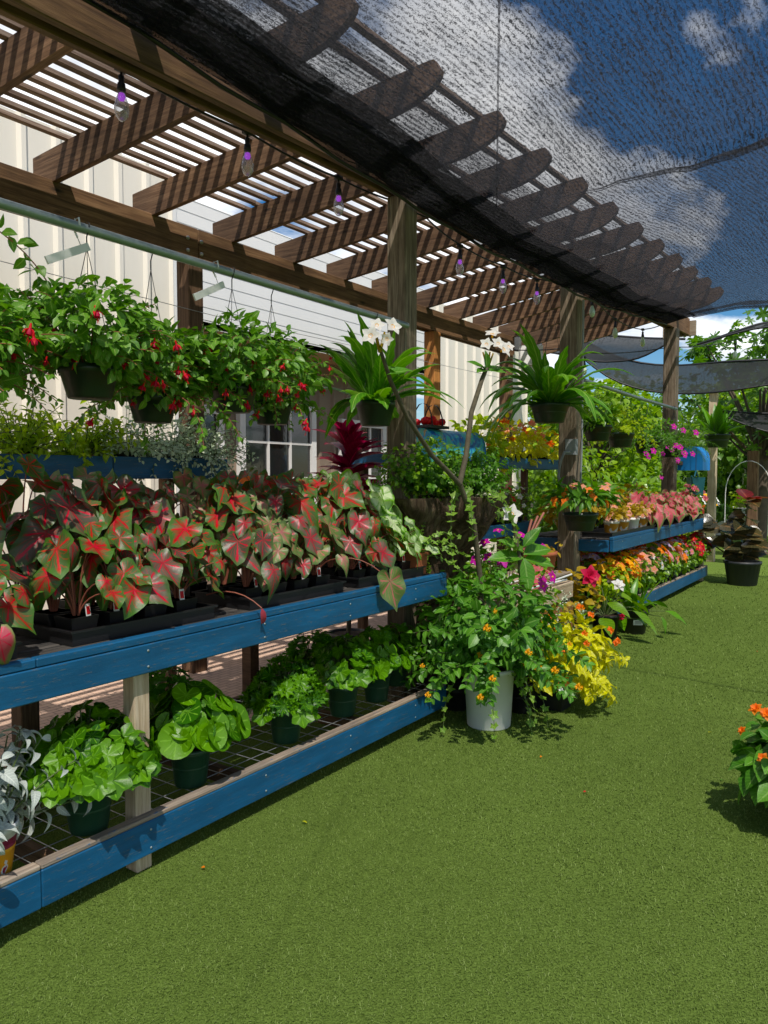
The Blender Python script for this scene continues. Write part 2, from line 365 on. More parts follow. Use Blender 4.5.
def stalked(root, n, z0, R_, H, tpl, size, mleaf, mstem, r0=.03, sr=.003, face=.6, low=0., tiltup=.5, seed=0, name='foliage', power=.6, ax=(1,1), jit=.25):
    """leaves on petioles; blades spread over a dome of radius R_ and height H"""
    rg=np.random.default_rng(seed); g=G(); P=[];D=[];N=[];S=[]
    for i in range(n):
        a=rg.random()*2*PI if n<12 else i*2.39996+rg.normal()*.3
        q=((i+.5)/n)**power
        el=(1-q)*1.45+rg.normal()*.1
        rr=R_*(1-.12*rg.random())
        x=rr*math.cos(el)*math.cos(a)*ax[0]; y=rr*math.cos(el)*math.sin(a)*ax[1]; z=z0+H*max(low,math.sin(el)*(1-jit*rg.random()))
        p=np.array([x,y,z]); o=np.array([math.cos(a),math.sin(a),0])
        b=np.array([r0*rg.random()*math.cos(a),r0*rg.random()*math.sin(a),z0])
        mid=(b+p)/2+np.array([0,0,.25*abs(z-z0)])-o*.1*np.linalg.norm((x,y))
        g.tube(bez(b,mid,p,6),np.linspace(sr*1.3,sr,6),4,mat=1,cap=False)
        nn=unit(o*face*math.cos(el)+np.array([0,0,tiltup+.5*math.sin(el)])+rg.normal(size=3)*.22)
        d=o*.7+np.array([0,0,-.75*math.cos(el)])+rg.normal(size=3)*.3
        d=d-nn*np.dot(d,nn)
        P.append(p);D.append(d);N.append(nn);S.append(size*(.65+.6*rg.random())*(1.1-.25*(1-q)))
    g.leaves(tpl,P,D,N,S)
    return g.build(name,[mleaf,mstem],root)
def archers(root, nb, L, z0, r0, tpl, size, mleaf, mstem, up=.9, grav=1.3, step=.035, seed=0, name='foliage', whorl=2, az=None, sr=.0025, lenvar=.4, zmin=-9, center=(0,0)):
    """arching branches with leaves in pairs or whorls; returns branch tips and nodes"""
    rg=np.random.default_rng(seed); g=G(); P=[];D=[];N=[];S=[]; tips=[];nodes=[]
    for i in range(nb):
        a=(i*2.39996+rg.normal()*.3) if az is None else rg.uniform(*az)
        o=np.array([math.cos(a),math.sin(a),0]); k=rg.random()
        d=unit(o*(.35+.9*k)+np.array([0,0,up*(1.2-k*.9)])+rg.normal(size=3)*.12)
        p=np.array([center[0],center[1],z0])+o*r0*rg.random(); l=L*(1-lenvar*rg.random()); path=[p.copy()]; t=0; ph=rg.random()*6
        while t<l:
            d=unit(d+np.array([0,0,-grav*step*(1+t*1.5)])+rg.normal(size=3)*.05)
            p=p+d*step; t+=step; path.append(p.copy())
            if p[2]<zmin-.12*k: break
            if t>.15*l:
                ph+=1.57
                e1=unit(np.cross(d,[.1,.2,1])); e2=np.cross(d,e1)
                for w in range(whorl):
                    th=ph+2*PI*w/whorl; s=e1*math.cos(th)+e2*math.sin(th)
                    P.append(p.copy()); dd=unit(s+d*.55+np.array([0,0,-.25])+rg.normal(size=3)*.15); D.append(dd)
                    N.append(unit(np.array([0,0,1.])+o*.6+rg.normal(size=3)*.35)); S.append(size*(.6+.6*rg.random())*(1-.3*t/l))
                nodes.append((p.copy(),d.copy(),o))
        g.tube(np.array(path),np.linspace(sr*1.3,sr*.6,len(path)),4,mat=1,cap=False); tips.append((p.copy(),d.copy(),o))
    g.leaves(tpl,P,D,N,S)
    ob=g.build(name,[mleaf,mstem],root)
    return ob,tips,nodes
def cloud(root, n, c, rad, tpl, size, mleaf, seed=0, name='foliage', drop=.3, shell=.6, flat=1., mstem=None, hemi=False):
    rg=np.random.default_rng(seed); q=unit(rg.normal(size=(n,3)))
    if hemi: q[:,2]=np.abs(q[:,2])
    lump=1+.16*np.sin(q[:,0]*5+seed)*np.cos(q[:,1]*6+seed*2)+.12*np.sin(q[:,2]*7+q[:,0]*4)
    rr=(shell+(1-shell)*rg.random(n))**.6*lump
    P=np.array(c)+q*rr[:,None]*np.array(rad)
    D=unit(q*np.array([1,1,.5])+np.array([0,0,-drop])+rg.normal(size=(n,3))*.5)
    N=unit(q+np.array([0,0,.8])*flat+rg.normal(size=(n,3))*.4)
    g=G(); g.leaves(tpl,P,D,N,size*(.6+.7*rg.random(n)))
    if mstem:
        for i in range(0,n,max(1,n//10)): g.tube(bez((c[0],c[1],c[2]-rad[2]),(c[0],c[1],P[i][2]),P[i],4),.003,4,mat=1,cap=False)
        return g.build(name,[mleaf,mstem],root),P,q
    return g.build(name,mleaf,root),P,q
_fl={}
def flower_mesh(kind):
    if kind in _fl: return _fl[kind]
    g=G(); kind0,mk=kind.split(':')
    if kind0=='open':       # five rounded petals around a small eye
        th=np.arange(5)*2*PI/5; D=np.stack([np.cos(th),np.sin(th),th*0+.15],1)
        g.leaves(OVALW,np.zeros((5,3)),D,np.tile([0,0,1.],(5,1)),.55)
        g.lathe([(0,.08),(.07,.07),(.09,.0)],n=8,mat=1); ms=[M[mk],M['f_yellow']]
    elif kind0=='plum':
        th=np.arange(5)*2*PI/5; D=np.stack([np.cos(th),np.sin(th),th*0+.45],1)
        g.leaves(OVALW,np.zeros((5,3)),D,np.stack([-np.cos(th)*.45,-np.sin(th)*.45,th*0+1],1),.62); g.lathe([(.06,-.2),(.06,0),(.13,.07)],n=8,mat=1); ms=[M[mk],M['f_yellow']]
    elif kind0=='bell':     # hanging four-sepal flower
        th=np.arange(4)*2*PI/4+.3; D=np.stack([np.cos(th)*.8,np.sin(th)*.8,th*0-.45],1)
        g.leaves(LANCE,np.tile([0,0,-.25],(4,1)),D,np.stack([np.cos(th),np.sin(th),th*0+1],1),.55)
        g.tube([(0,0,0),(0,0,-.25)],[.05,.07],6); g.lathe([(.08,-.25),(.16,-.42),(.14,-.58)],n=8,mat=1)
        for k in range(3): g.tube([(0,0,-.5),(.05*math.cos(k*2),.05*math.sin(k*2),-.9)],.012,3)
        ms=[M[mk],M['f_crim']]
    elif kind0=='ball':     # clustered small petals
        rg=np.random.default_rng(3); q=unit(rg.normal(size=(26,3))); q[:,2]=np.abs(q[:,2])
        g.leaves(OVALW,q*.22,q+rg.normal(size=(26,3))*.6,q,.36); ms=[M[mk]]
    elif kind0=='rose':
        rg=np.random.default_rng(4)
        for k in range(3):
            th=np.arange(5)*2*PI/5+k*.6; D=np.stack([np.cos(th),np.sin(th),th*0+.2+.7*k],1); g.leaves(OVALW,np.zeros((5,3)),D,np.stack([-np.cos(th)*.8,-np.sin(th)*.8,th*0+1],1),.55-.12*k)
        ms=[M[mk]]
    _fl[kind]=g.mesh('flower',ms); return _fl[kind]
def put_flowers(root,kind,pts,size,seed=0,hang=False,name='flower'):
    rg=np.random.default_rng(seed); me=flower_mesh(kind)
    for p,nrm in pts:
        o=bpy.data.objects.new(name,me); link(o,root); o.location=p; s=size*(.75+.5*rg.random()); o.scale=(s,s,s)
        if hang: o.rotation_euler=(rg.normal()*.25,rg.normal()*.25,rg.random()*6)
        else:
            q=Vector(nrm).to_track_quat('Z','Y'); o.rotation_mode='QUATERNION'; o.rotation_quaternion=q
def flower_mass(root,kind,P,Nn,size,name='flowers',seed=0):
    me=flower_mesh(kind); g=G(); rg=np.random.default_rng(seed)
    v=np.empty(len(me.vertices)*3,np.float32); me.vertices.foreach_get('co',v); v=v.reshape(-1,3)
    F=[tuple(p.vertices) for p in me.polygons]; F4=[f for f in F if len(f)==4]
    g.leaves((v[:,[0,2,1]]*np.array([1,1,-1]),F4,np.zeros((len(v),2))+.6),P,Nn,rg.normal(size=(len(P),3)),size*(.7+.6*rg.random(len(P))))
    return g.build(name,me.materials[0],root)
def hanger(root,r,zrim,ztop,mat='wire',n=3):
    g=G()
    for i in range(n):
        a=i*2*PI/n+.4; g.tube([(r*math.cos(a),r*math.sin(a),zrim),(0,0,ztop-.07)],.0018,4)
    g.tube([(0,0,ztop-.07),(0,0,ztop-.03),(.012,0,ztop-.005),(.02,0,ztop+.018),(0.0,0,ztop+.032),(-.02,0,ztop+.018)],.0028,5)
    return g.build('hanger',M[mat],root)
# ================================================================== SETTING
def ground_mat():
    m,nt,_,_=newmat('artificial turf'); v=ocoord(nt)
    a=noise(nt,v,170,3,.7); b=noise(nt,v,.8,3); c_=noise(nt,v,14,4,.7)
    vo=nd(nt,'ShaderNodeTexVoronoi'); vo.inputs['Scale'].default_value=95; nt.links.new(v,vo.inputs['Vector'])
    c=ramp(nt,a,[(.3,(.055,.098,.016)),(.5,(.120,.185,.033)),(.72,(.19,.27,.06))])
    c=mixc(nt,ramp(nt,c_,[(.35,g3(.18)),(.65,g3(0))]),c,(.09,.13,.02))
    hs=nd(nt,'ShaderNodeHueSaturation'); nt.links.new(val(nt,'MULTIPLY_ADD',b,.35,.82),hs.inputs['Value']); nt.links.new(c,hs.inputs['Color'])
    bsdf(nt,hs.outputs[0],.95,.03,mixc(nt,.5,a,vo.outputs['Distance']),.9,.012); return m
M['turf']=ground_mat()
xs=np.linspace(-3.25,40,30)
tf=G().add([(-3.25,-30,0),(40,-30,0),(40,75,0),(-3.25,75,0)],[(0,1,2,3)]).build('turf',M['turf'],smooth=False); tag(tf,kind='structure')
m,nt,_,_=newmat('earth'); v=ocoord(nt); bsdf(nt,mixc(nt,noise(nt,v,2.5,5),(.09,.12,.03),(.24,.22,.10)),.95,.1,noise(nt,v,25,4),.5,.02)
tag(G().add([(-160,-120,-.02),(160,-120,-.02),(160,220,-.02),(-160,220,-.02)],[(0,1,2,3)]).build('ground',m,smooth=False),kind='structure')
m,nt,_,_=newmat('brick paving'); v=ocoord(nt)
br=nd(nt,'ShaderNodeTexBrick'); br.inputs['Scale'].default_value=5.; br.inputs['Mortar Size'].default_value=.014; br.inputs['Color1'].default_value=(.62,.42,.31,1); br.inputs['Color2'].default_value=(.52,.35,.26,1); br.inputs['Mortar'].default_value=(.16,.12,.09,1)
nt.links.new(mapping(nt,v,rot=(0,0,R(90))),br.inputs['Vector'])
nn=noise(nt,v,9,5)
bsdf(nt,mixc(nt,val(nt,'MULTIPLY',nn,.4),br.outputs[0],(.30,.22,.17)),.85,.2,val(nt,'ADD',val(nt,'MULTIPLY',br.outputs['Fac'],-1.),val(nt,'MULTIPLY',nn,.3)),.6,.006)
tag(G().add([(-8,-6,.002),(-3.25,-6,.002),(-3.25,9.6,.002),(-8,9.6,.002)],[(0,1,2,3)]).build('brick_paving',m,smooth=False),kind='structure')

# short curled fibres standing on the turf, thinning out with distance
def fibres():
    g=G(); rg=np.random.default_rng(11)
    def patch(x0,x1,y0,y1,dens,w,h):
        n=int((x1-x0)*(y1-y0)*dens); x=rg.uniform(x0,x1,n); y=rg.uniform(y0,y1,n); a=rg.random(n)*2*PI; l=h*(.6+.8*rg.random(n))
        d=np.stack([np.cos(a),np.sin(a)],1); s=np.stack([-np.sin(a),np.cos(a)],1)*w; cv=rg.normal(size=n)*.5
        p0=np.stack([x,y,np.zeros(n)],1); 
        d2=np.stack([np.cos(a+cv*1.4),np.sin(a+cv*1.4)],1)
        p1=np.concatenate([p0[:,:2]+d*l[:,None]*.35,(l*.75)[:,None]],1); p2=np.concatenate([p1[:,:2]+d2*l[:,None]*.75,(l*(.75+.15*rg.normal(size=n)))[:,None]],1)
        S=np.concatenate([s,np.zeros((n,1))],1)
        V=np.stack([p0-S,p0+S,p1+S,p1-S,p2-S*.6,p2+S*.6],1).reshape(-1,3)
        b=np.arange(n)[:,None]*6; F=np.concatenate([b+[0,1,2,3],b+[3,2,5,4]],0); g.add(V,F)
    patch(-2.75,.3,1.0,2.6,16000,.0010,.0068); patch(-2.6,.5,2.6,5.0,9000,.0014,.008)
    patch(-2.4,1.2,5.0,9.0,2200,.0022,.012); patch(-2.4,1.4,9.0,14.,450,.004,.014)
    return g
m,nt,_,_=newmat('turf fibre'); rnd=nd(nt,'ShaderNodeNewGeometry').outputs['Random Per Island']
c=ramp(nt,rnd,[(0,(.085,.138,.022)),(.45,(.155,.235,.042)),(.85,(.215,.305,.068)),(1,(.32,.41,.13))])
p=bsdf(nt,c,.8,.08,out=False); t=nd(nt,'ShaderNodeBsdfTranslucent'); nt.links.new(c,t.inputs[0]); mx=nd(nt,'ShaderNodeMixShader'); mx.inputs[0].default_value=.25
nt.links.new(p.outputs[0],mx.inputs[1]); nt.links.new(t.outputs[0],mx.inputs[2]); o=nd(nt,'ShaderNodeOutputMaterial'); nt.links.new(mx.outputs[0],o.inputs[0])
tag(fibres().build('turf_fibres',m,smooth=False),'short curled green fibres of the artificial turf walkway','artificial grass',kind='stuff')

# ------------------------------------------------------------------ the storage building on the left
def corr(name,c,c2):
    m,nt,_,_=newmat(name); v=ocoord(nt); n=noise(nt,mapping(nt,v,(1,1,.25)),2.5,5); bsdf(nt,mixc(nt,n,c,c2),.55,.4,noise(nt,v,20,3),.05,.003); return m
M['cream']=corr('cream sheet metal',(.72,.66,.54),(.86,.81,.71))
M['siding']=corr('white lap siding',(.72,.71,.68),(.82,.81,.78))
M['tan']=simple('tan soffit board',(.50,.33,.19),.7,.12,4); M['recess']=corr('recessed wall with painted soffit shade',(.20,.15,.11),(.30,.23,.17))  # recessed wall colour darkened to hold the shade under the soffit
bd=thing('storage_building',(-6.3,6.5,0),'cream sheet metal and white sided building behind the slatted pergola','building')
def cwall(x,y0,y1,z0,z1,name='wall',m='cream'):
    """ribbed sheet: flat pans with a raised rib every 0.3 m"""
    ys=[];y=y0
    pat=[(0,0),(.22,0),(.245,.035),(.285,.035),(.305,0)]
    while y<y1:
        for a,b in pat:
            if y+a<=y1: ys.append((y+a,b))
        y+=.305
    g=G(); V=[(x+b+6.3,yy-6.5,z) for z in (z0,z1) for yy,b in ys]; n=len(ys)
    g.add(V,[(i,i+1,n+i+1,n+i) for i in range(n-1)]); return g.build(name,M[m],bd,smooth=False)
cwall(-6.0,-2.0,4.98,0,4.45); cwall(-6.05,9.9,13.5,0,4.2)
def lap(x,y0,y1,z0,z1,h=.13):
    g=G(); z=z0
    while z<z1-1e-6:
        b=min(h,z1-z); V=[(x+.004+6.3,y0-6.5,z),(x+.004+6.3,y1-6.5,z),(x+6.3,y1-6.5,z+b),(x+6.3,y0-6.5,z+b),(x+6.3,y0-6.5,z),(x+6.3,y1-6.5,z)]
        g.add(V,[(0,1,2,3),(4,5,1,0)]); z+=h
    return g.build('siding',M['siding'],bd,smooth=False)
lap(-6.02,5.0,9.88,3.12,4.3)
G().box((.28,-1.505,2.2),(.07,.05,4.4)).build('corner_trim',M['white'],bd,smooth=False)
G().box((-.02,.96,3.07),(.60,4.85,.06)).build('soffit',M['tan'],bd,smooth=False)
G().box((.265,.96,3.085),(.03,4.86,.10)).build('fascia',M['white'],bd,smooth=False)
cwall(-6.58,4.9,10.0,0,3.1,'wall','recess')
G().box((-2.1,.5,4.2),(4.2,15.2,.08)).build('roof',M['cream'],bd,smooth=False)
# glazed door and window with white frames and muntins
M['glass']=simple('dark window glass',(.012,.015,.016),.06,.1,2,spec=.8)
def window(y0,y1,z0,z1,cols,rows,name='window'):
    w=.09; yc=(y0+y1)/2-6.5; x=.0-.22
    g=G(); g.box((x,y0-6.5+w/2,(z0+z1)/2),(.07,w,z1-z0)).box((x,y1-6.5-w/2,(z0+z1)/2),(.07,w,z1-z0)).box((x,yc,z0+w/2),(.068,y1-y0-2*w,w)).box((x,yc,z1-w/2),(.068,y1-y0-2*w,w))
    for k in range(1,cols): g.box((x+.004,y0-6.5+w+(y1-y0-2*w)*k/cols,(z0+z1)/2),(.04,.028,z1-z0-2*w))
    for k in range(1,rows): g.box((x+.002,yc,z0+w+(z1-z0-2*w)*k/rows),(.036,y1-y0-2*w,.028))
    f=g.build(name,M['white'],bd,smooth=False)
    G().box((x-.01,yc,(z0+z1)/2),(.012,y1-y0-2*w-.004,z1-z0-2*w-.004)).build('pane',M['glass'],f,smooth=False)
window(6.35,7.75,.05,2.45,3,5,'door'); window(8.3,9.4,1.0,2.3,3,3)
window(5.15,6.1,.9,2.3,2,3)

# ------------------------------------------------------------------ pergola
PO=(-3.5,6.0,0)
pg=thing('pergola',PO,'brown timber pergola with slatted roof running over the plant benches','pergola')
def zf(y): return 3.20+.036*(y-1.5)
def zb(y): return 3.10+.006*(y-2)
def pk(n,a,b,w,h,m,**k): return plank(n,a,b,w,h,M[m],pg,origin=PO,**k)
for i,(y,w) in enumerate(((-.4,.15),(4.12,.142),(7.12,.172),(10.9,.17))):
    pk('post',(-2.72,y,0),(-2.72,y,zf(y)-.002),w,w,'post',upv=(0,1,0),bevel=.006)
for y in (.5,3.86,7.38,9.3):
    pk('post',(-4.46,y,0),(-4.46,y,zb(y)-.002),.14,.14,'orange' if y==7.38 else 'brown',upv=(0,1,0),bevel=.006)  # one brown post coloured orange: warm sunlight put into its timber colour
# front beam (two boards, in two lengths), back beam
for y0,y1 in ((-2.2,4.05),(4.055,11.7)):
    for dx in (-.026,-.115): pk('beam',(-2.66+dx,y0,zf(y0)+.12),(-2.66+dx,y1,zf(y1)+.12),.042,.24,'header')
for y0,y1 in ((-2.2,3.9),(3.905,9.45)):
    for dx in (0,-.09): pk('beam',(-4.43+dx,y0,zb(y0)+.12),(-4.43+dx,y1,zb(y1)+.12),.042,.235,'header')
def rafter(y):
    """deep rafter whose overhanging front end is cut to a curve"""
    x0,x1=-4.62,-2.06; zz=lambda x:(zb(y)+.225)+((zf(y)+.185)-(zb(y)+.225))*(x+4.43)/(1.77)
    top=.20; P=[(x0,zz(x0)),(-2.50,zz(-2.50))]
    for k in range(9):
        a=k/8; P.append((-2.50+.44*math.sin(a*PI/2)**.9, zz(-2.5+.44*a)+(1-math.cos(a*PI/2))*(top-.07)))
    P+=[(-2.10,zz(-2.1)+top-.005),(-2.16,zz(-2.16)+top),(x0,zz(x0)+top)]
    n=len(P); V=[(x-PO[0],y-PO[1]+s*.021,z) for s in(-1,1) for x,z in P]; g=G()
    from mathutils.geometry import tessellate_polygon
    tr=tessellate_polygon([[Vector((x,z,0)) for x,z in P]])
    g.add(V,[tuple(t) for t in tr]+[tuple(n+i for i in reversed(t)) for t in tr]); g.add(V,[(i,(i+1)%n,n+(i+1)%n,n+i) for i in range(n)])
    o=g.build('rafter',M['brown'],pg,smooth=False); return zz
ry=[-1.73,-.98,-.24,.50,1.25,2.0,2.75,3.50,4.26,4.98,5.70,6.44,7.18,7.92,8.66,9.40,10.15,10.9]
for y in ry: zz=rafter(y)
def ztop(x,y): return (zb(y)+.225)+((zf(y)+.185)-(zb(y)+.225))*(x+4.43)/1.77+.20
for k in range(14):
    x=-4.25+k*.116
    for y0,y1 in ((-2.0,4.21),(4.215,11.1)):
        j=random.uniform(-.008,.008)
        pk('slat',(x+j,y0,ztop(x,y0)+.0155),(x+j,y1,ztop(x,y1)+.0155),.044,.023,'slat',bevel=0)
for x in (-2.42,-2.24):
    pk('slat',(x,-2.0,ztop(x,-2)+.0135),(x,11.1,ztop(x,11.1)+.0135),.045,.022,'slat',bevel=0)
for yy in (3.80,3.93):
    for z_ in (3.17,3.26): G().lathe([(0,.012),(.012,.010),(.016,0),(.016,-.004)],n=8).build('bolt',M['silver'],pg).matrix_basis=Matrix.Translation(Vector((-4.408-PO[0],yy-PO[1],z_)))@Matrix.Rotation(R(90),4,'Y')
pk('end_cap',(-2.58,11.72,zf(11.7)+.10),(-3.05,11.72,zf(11.7)+.10),.04,.22,'grey')

# ------------------------------------------------------------------ overhead shade cloth
def cloth_mat(name,dens=.645,c=(.020,.021,.024),sc_=1.0,lo=.56,hi=.995,thick=True):
    m,nt,_,_=newmat(name); v=ocoord(nt)
    w=mapping(nt,v,(92*sc_,34*sc_,34*sc_),rot=(0,0,R(28)))
    a=noise(nt,w,1.4,3,.75,1.2); b=noise(nt,mapping(nt,v,(160*sc_,160*sc_,160*sc_)),1.0,2,.7)
    s=nd(nt,'ShaderNodeTexWave'); s.inputs['Scale'].default_value=11*sc_; s.inputs['Distortion'].default_value=5; s.inputs['Detail'].default_value=3; s.inputs['Detail Scale'].default_value=3; nt.links.new(mapping(nt,v,(1,.25,1),rot=(0,0,R(20))),s.inputs['Vector'])
    t=val(nt,'ADD',val(nt,'MULTIPLY',a,.85),val(nt,'MULTIPLY',b,.42)); t=val(nt,'ADD',t,val(nt,'MULTIPLY',s.outputs['Fac'],.12))
    f=ramp(nt,t,[(dens-.035,g3(hi)),(dens+.05,g3(lo))])
    ge=nd(nt,'ShaderNodeNewGeometry'); dp=nd(nt,'ShaderNodeVectorMath',operation='DOT_PRODUCT'); nt.links.new(ge.outputs['Incoming'],dp.inputs[0]); dp.inputs[1].default_value=(0,0,1)
    ct=val(nt,'ABSOLUTE',dp.outputs['Value'])
    wr=noise(nt,mapping(nt,v,(2.2,.5,1),rot=(0,0,R(14))),1.6,4,.6,.8)
    k=val(nt,'MULTIPLY_ADD',ct,-1.42,1.62); k=val(nt,'ADD',k,val(nt,'MULTIPLY',val(nt,'MULTIPLY_ADD',wr,1.3,-.60),val(nt,'SUBTRACT',1.05,ct)))
    k=val(nt,'MAXIMUM',k,.26); k=val(nt,'MINIMUM',k,1.22)
    f=val(nt,'MULTIPLY',f,k,clamp=True) if thick else f
    d=nd(nt,'ShaderNodeBsdfDiffuse'); d.inputs[0].default_value=(*c,1)
    tl=nd(nt,'ShaderNodeBsdfTranslucent'); nt.links.new(ramp(nt,a,[(.45,tuple(x*1.2 for x in c)),(.72,(.12,.12,.13))]),tl.inputs[0])
    mm=nd(nt,'ShaderNodeMixShader'); mm.inputs[0].default_value=.55; nt.links.new(d.outputs[0],mm.inputs[1]); nt.links.new(tl.outputs[0],mm.inputs[2])
    tp=nd(nt,'ShaderNodeBsdfTransparent'); mx=nd(nt,'ShaderNodeMixShader'); nt.links.new(f,mx.inputs[0]); nt.links.new(tp.outputs[0],mx.inputs[1]); nt.links.new(mm.outputs[0],mx.inputs[2])
    o=nd(nt,'ShaderNodeOutputMaterial'); nt.links.new(mx.outputs[0],o.inputs[0]); return m
M['cloth']=cloth_mat('black woven shade cloth')
M['cloth_fold']=cloth_mat('doubled shade cloth',.70,(.022,.022,.025),1.0,.86,.995,False)
M['cloth_mid']=cloth_mat('second cloth layer',.64,(.020,.021,.024),1.1,.35,.95,False)
M['cloth_far']=cloth_mat('distant shade cloth',.62,(.060,.062,.068),.5,.90,.98,False)
def att(y):   # height of the cloth's attached edge on the front beam
    return float(np.interp(y,[-3,1.8,3.0,3.8,5.0,7.6,9.5,11.5],[3.52,3.36,3.31,3.27,3.235,3.29,3.46,3.60]))
def sheet(xs,ys,fz,c):
    g=G(); nx,ny=len(xs),len(ys)
    V=[(x-c[0],y-c[1],fz(x,y)-c[2]) for y in ys for x in xs]
    g.add(V,[(j*nx+i,j*nx+i+1,(j+1)*nx+i+1,(j+1)*nx+i) for j in range(ny-1) for i in range(nx-1)]); return g
FOLD=lambda x: 4.62-.13*(x+1.6)
def zc(x,y):
    t=max(0,x+2.60)
    z=att(y)+.13*(1-math.exp(-t*1.6))+.02*t
    z-=.05*math.sin(y*1.9+x*.8)*min(1,t)
    z-=(.05*math.exp(-((y-FOLD(x))/.22)**2)+.05*math.exp(-((y-FOLD(x))/.06)**2))*min(1,max(0,(t-.5)/1.3))+.012*math.sin(x*9+y*2.5+2*math.sin(y*1.3))*min(1,t*.7)+.007*math.sin(x*23-y*4)*min(1,t*.7)     # the crease hanging across it
    return z
CO=(0,4,3.4)
cl=thing('shade_cloth',CO,'black woven shade cloth stretched overhead from the pergola beam','shade cloth')
FM=lambda f: f
def cedge(x,f):
    # rows crowd together along the crease
    y1=10.3+.30*(x+2.3); c=FOLD(x)
    if f<.4: return -3+(c-.14+3)*f/.4
    if f<.6: return c-.14+.28*(f-.4)/.2
    return c+.14+(y1-c-.14)*(f-.6)/.4
fs=np.linspace(0,1,110); xsn=np.concatenate([np.linspace(-2.60,-1.6,24),np.linspace(-1.56,4.5,100)])
def strip(xs,yf,n,dz,name,m='cloth'):
    g=G(); nx=len(xs); V=[]
    for k in range(n):
        for x in xs: y=yf(x,k/(n-1)); V.append((x-CO[0],y-CO[1],zc(x,y)+dz(x,y)-CO[2]))
    g.add(V,[(j*nx+i,j*nx+i+1,(j+1)*nx+i+1,(j+1)*nx+i) for j in range(n-1) for i in range(nx-1)]); return g.build(name,M[m],cl)
strip(xsn,cedge,170,lambda x,y:0,'cloth')
strip(np.linspace(-2.604,-2.02,10),cedge,120,lambda x,y:-.012-.006*math.sin(y*5),'second_layer','cloth_mid')
strip(np.linspace(-2.606,-2.27,9),cedge,120,lambda x,y:-.022-.012*math.sin(y*5)+.01*(x+2.6),'folded_edge','cloth_fold')
strip(np.linspace(-2.612,-2.36,6),cedge,120,lambda x,y:-.045-.012*math.sin(y*4+1)+.03*(x+2.6),'folded_edge')
strip(np.linspace(-2.3,4.4,40),lambda x,f:cedge(x,1)-.34*f,6,lambda x,y:-.03,'hem'); strip(np.linspace(-2.3,4.4,40),lambda x,f:cedge(x,1)-.16*f,4,lambda x,y:-.05,'hem')
for wd,dz_ in ((.055,-.014),(.03,-.026)):
    strip(np.linspace(-1.9,4.4,60),lambda x,f:FOLD(x)+(f-.5)*wd*min(1,(x+2.0)*.9),5,lambda x,y:dz_,'crease')
def seam():
    g=G(); V=[]
    for k in range(70):
        y=-3+k*.11
        for d in(-.006,.006): x=-1.40-.5*(y-2.83)+d; V.append((x,y-4,zc(x,y)-.014-3.4))
        if x<-2.5: break
    n=len(V)//2; g.add(V,[(2*i,2*i+1,2*i+3,2*i+2) for i in range(n-1)]); g.build('seam',M['cloth'],cl)
seam()
g=G(); g.tube([(-2.61,y-4,att(y)-3.45+.01*math.sin(y*7)) for y in np.linspace(-2.5,10.2,60)],.011,5); g.build('rope',M['black'],cl)

# distant sagging shade cloths
def sail(y,xs,top,bot,label,hem=0,n=28):
    """a cloth hanging across the view from a high to a low edge; heights given at the stations xs"""
    X=np.linspace(xs[0],xs[-1],n); cu=lambda a:np.interp(X,xs,a); T=cu(top);B=cu(bot)
    for q in range(2): T[1:-1]=(T[:-2]+2*T[1:-1]+T[2:])/4; B[1:-1]=(B[:-2]+2*B[1:-1]+B[2:])/4
    o=np.array([X.mean(),y,B.min()]); V=[]
    for k in range(7):
        f=k/6
        for i in range(n): V.append(np.array([X[i],y+.5*(1-f)+.08*math.sin(X[i]*3+k),T[i]*(1-f)+B[i]*f])-o)
    g=G().add(V,[(j*n+i,j*n+i+1,(j+1)*n+i+1,(j+1)*n+i) for j in range(6) for i in range(n-1)])
    t=thing('shade_cloth',tuple(o),label,'shade cloth'); g.build('cloth',M['cloth_far'],t)
    e=G(); e.tube(V[:n],.02,5); e.build('rope',M['black'],t); e=G(); e.tube(V[-n:],.018,5); e.build('rope',M['black'],t); return t
sail(14,(-7.,-5.4,-4.6,-4.0,-3.3,-2.6,-1.95,-.6),(4.9,4.25,3.75,3.58,3.52,3.52,3.50,3.6),(4.75,4.0,3.3,3.05,2.95,2.93,3.02,3.2),'wide grey shade cloth hanging in a band beyond the last pergola post')
sail(12.2,(-6.3,-5.0,-4.2,-3.6,-3.2,-2.95),(4.1,3.95,3.88,3.78,3.72,3.68),(3.8,3.6,3.36,3.36,3.52,3.64),'small dark shade cloth sagging in a curve under the end of the slatted roof')
sail(12.4,(-2.7,-1.9,-.4),(3.62,3.86,3.9),(3.52,3.70,3.72),'thin dark strip of shade cloth above the wide grey band')
sail(16,(-3.1,-2.6,-2.2,-.8),(2.82,2.75,2.72,2.8),(2.74,2.50,2.34,2.2),'low black shade cloth at the right edge in front of the trees')

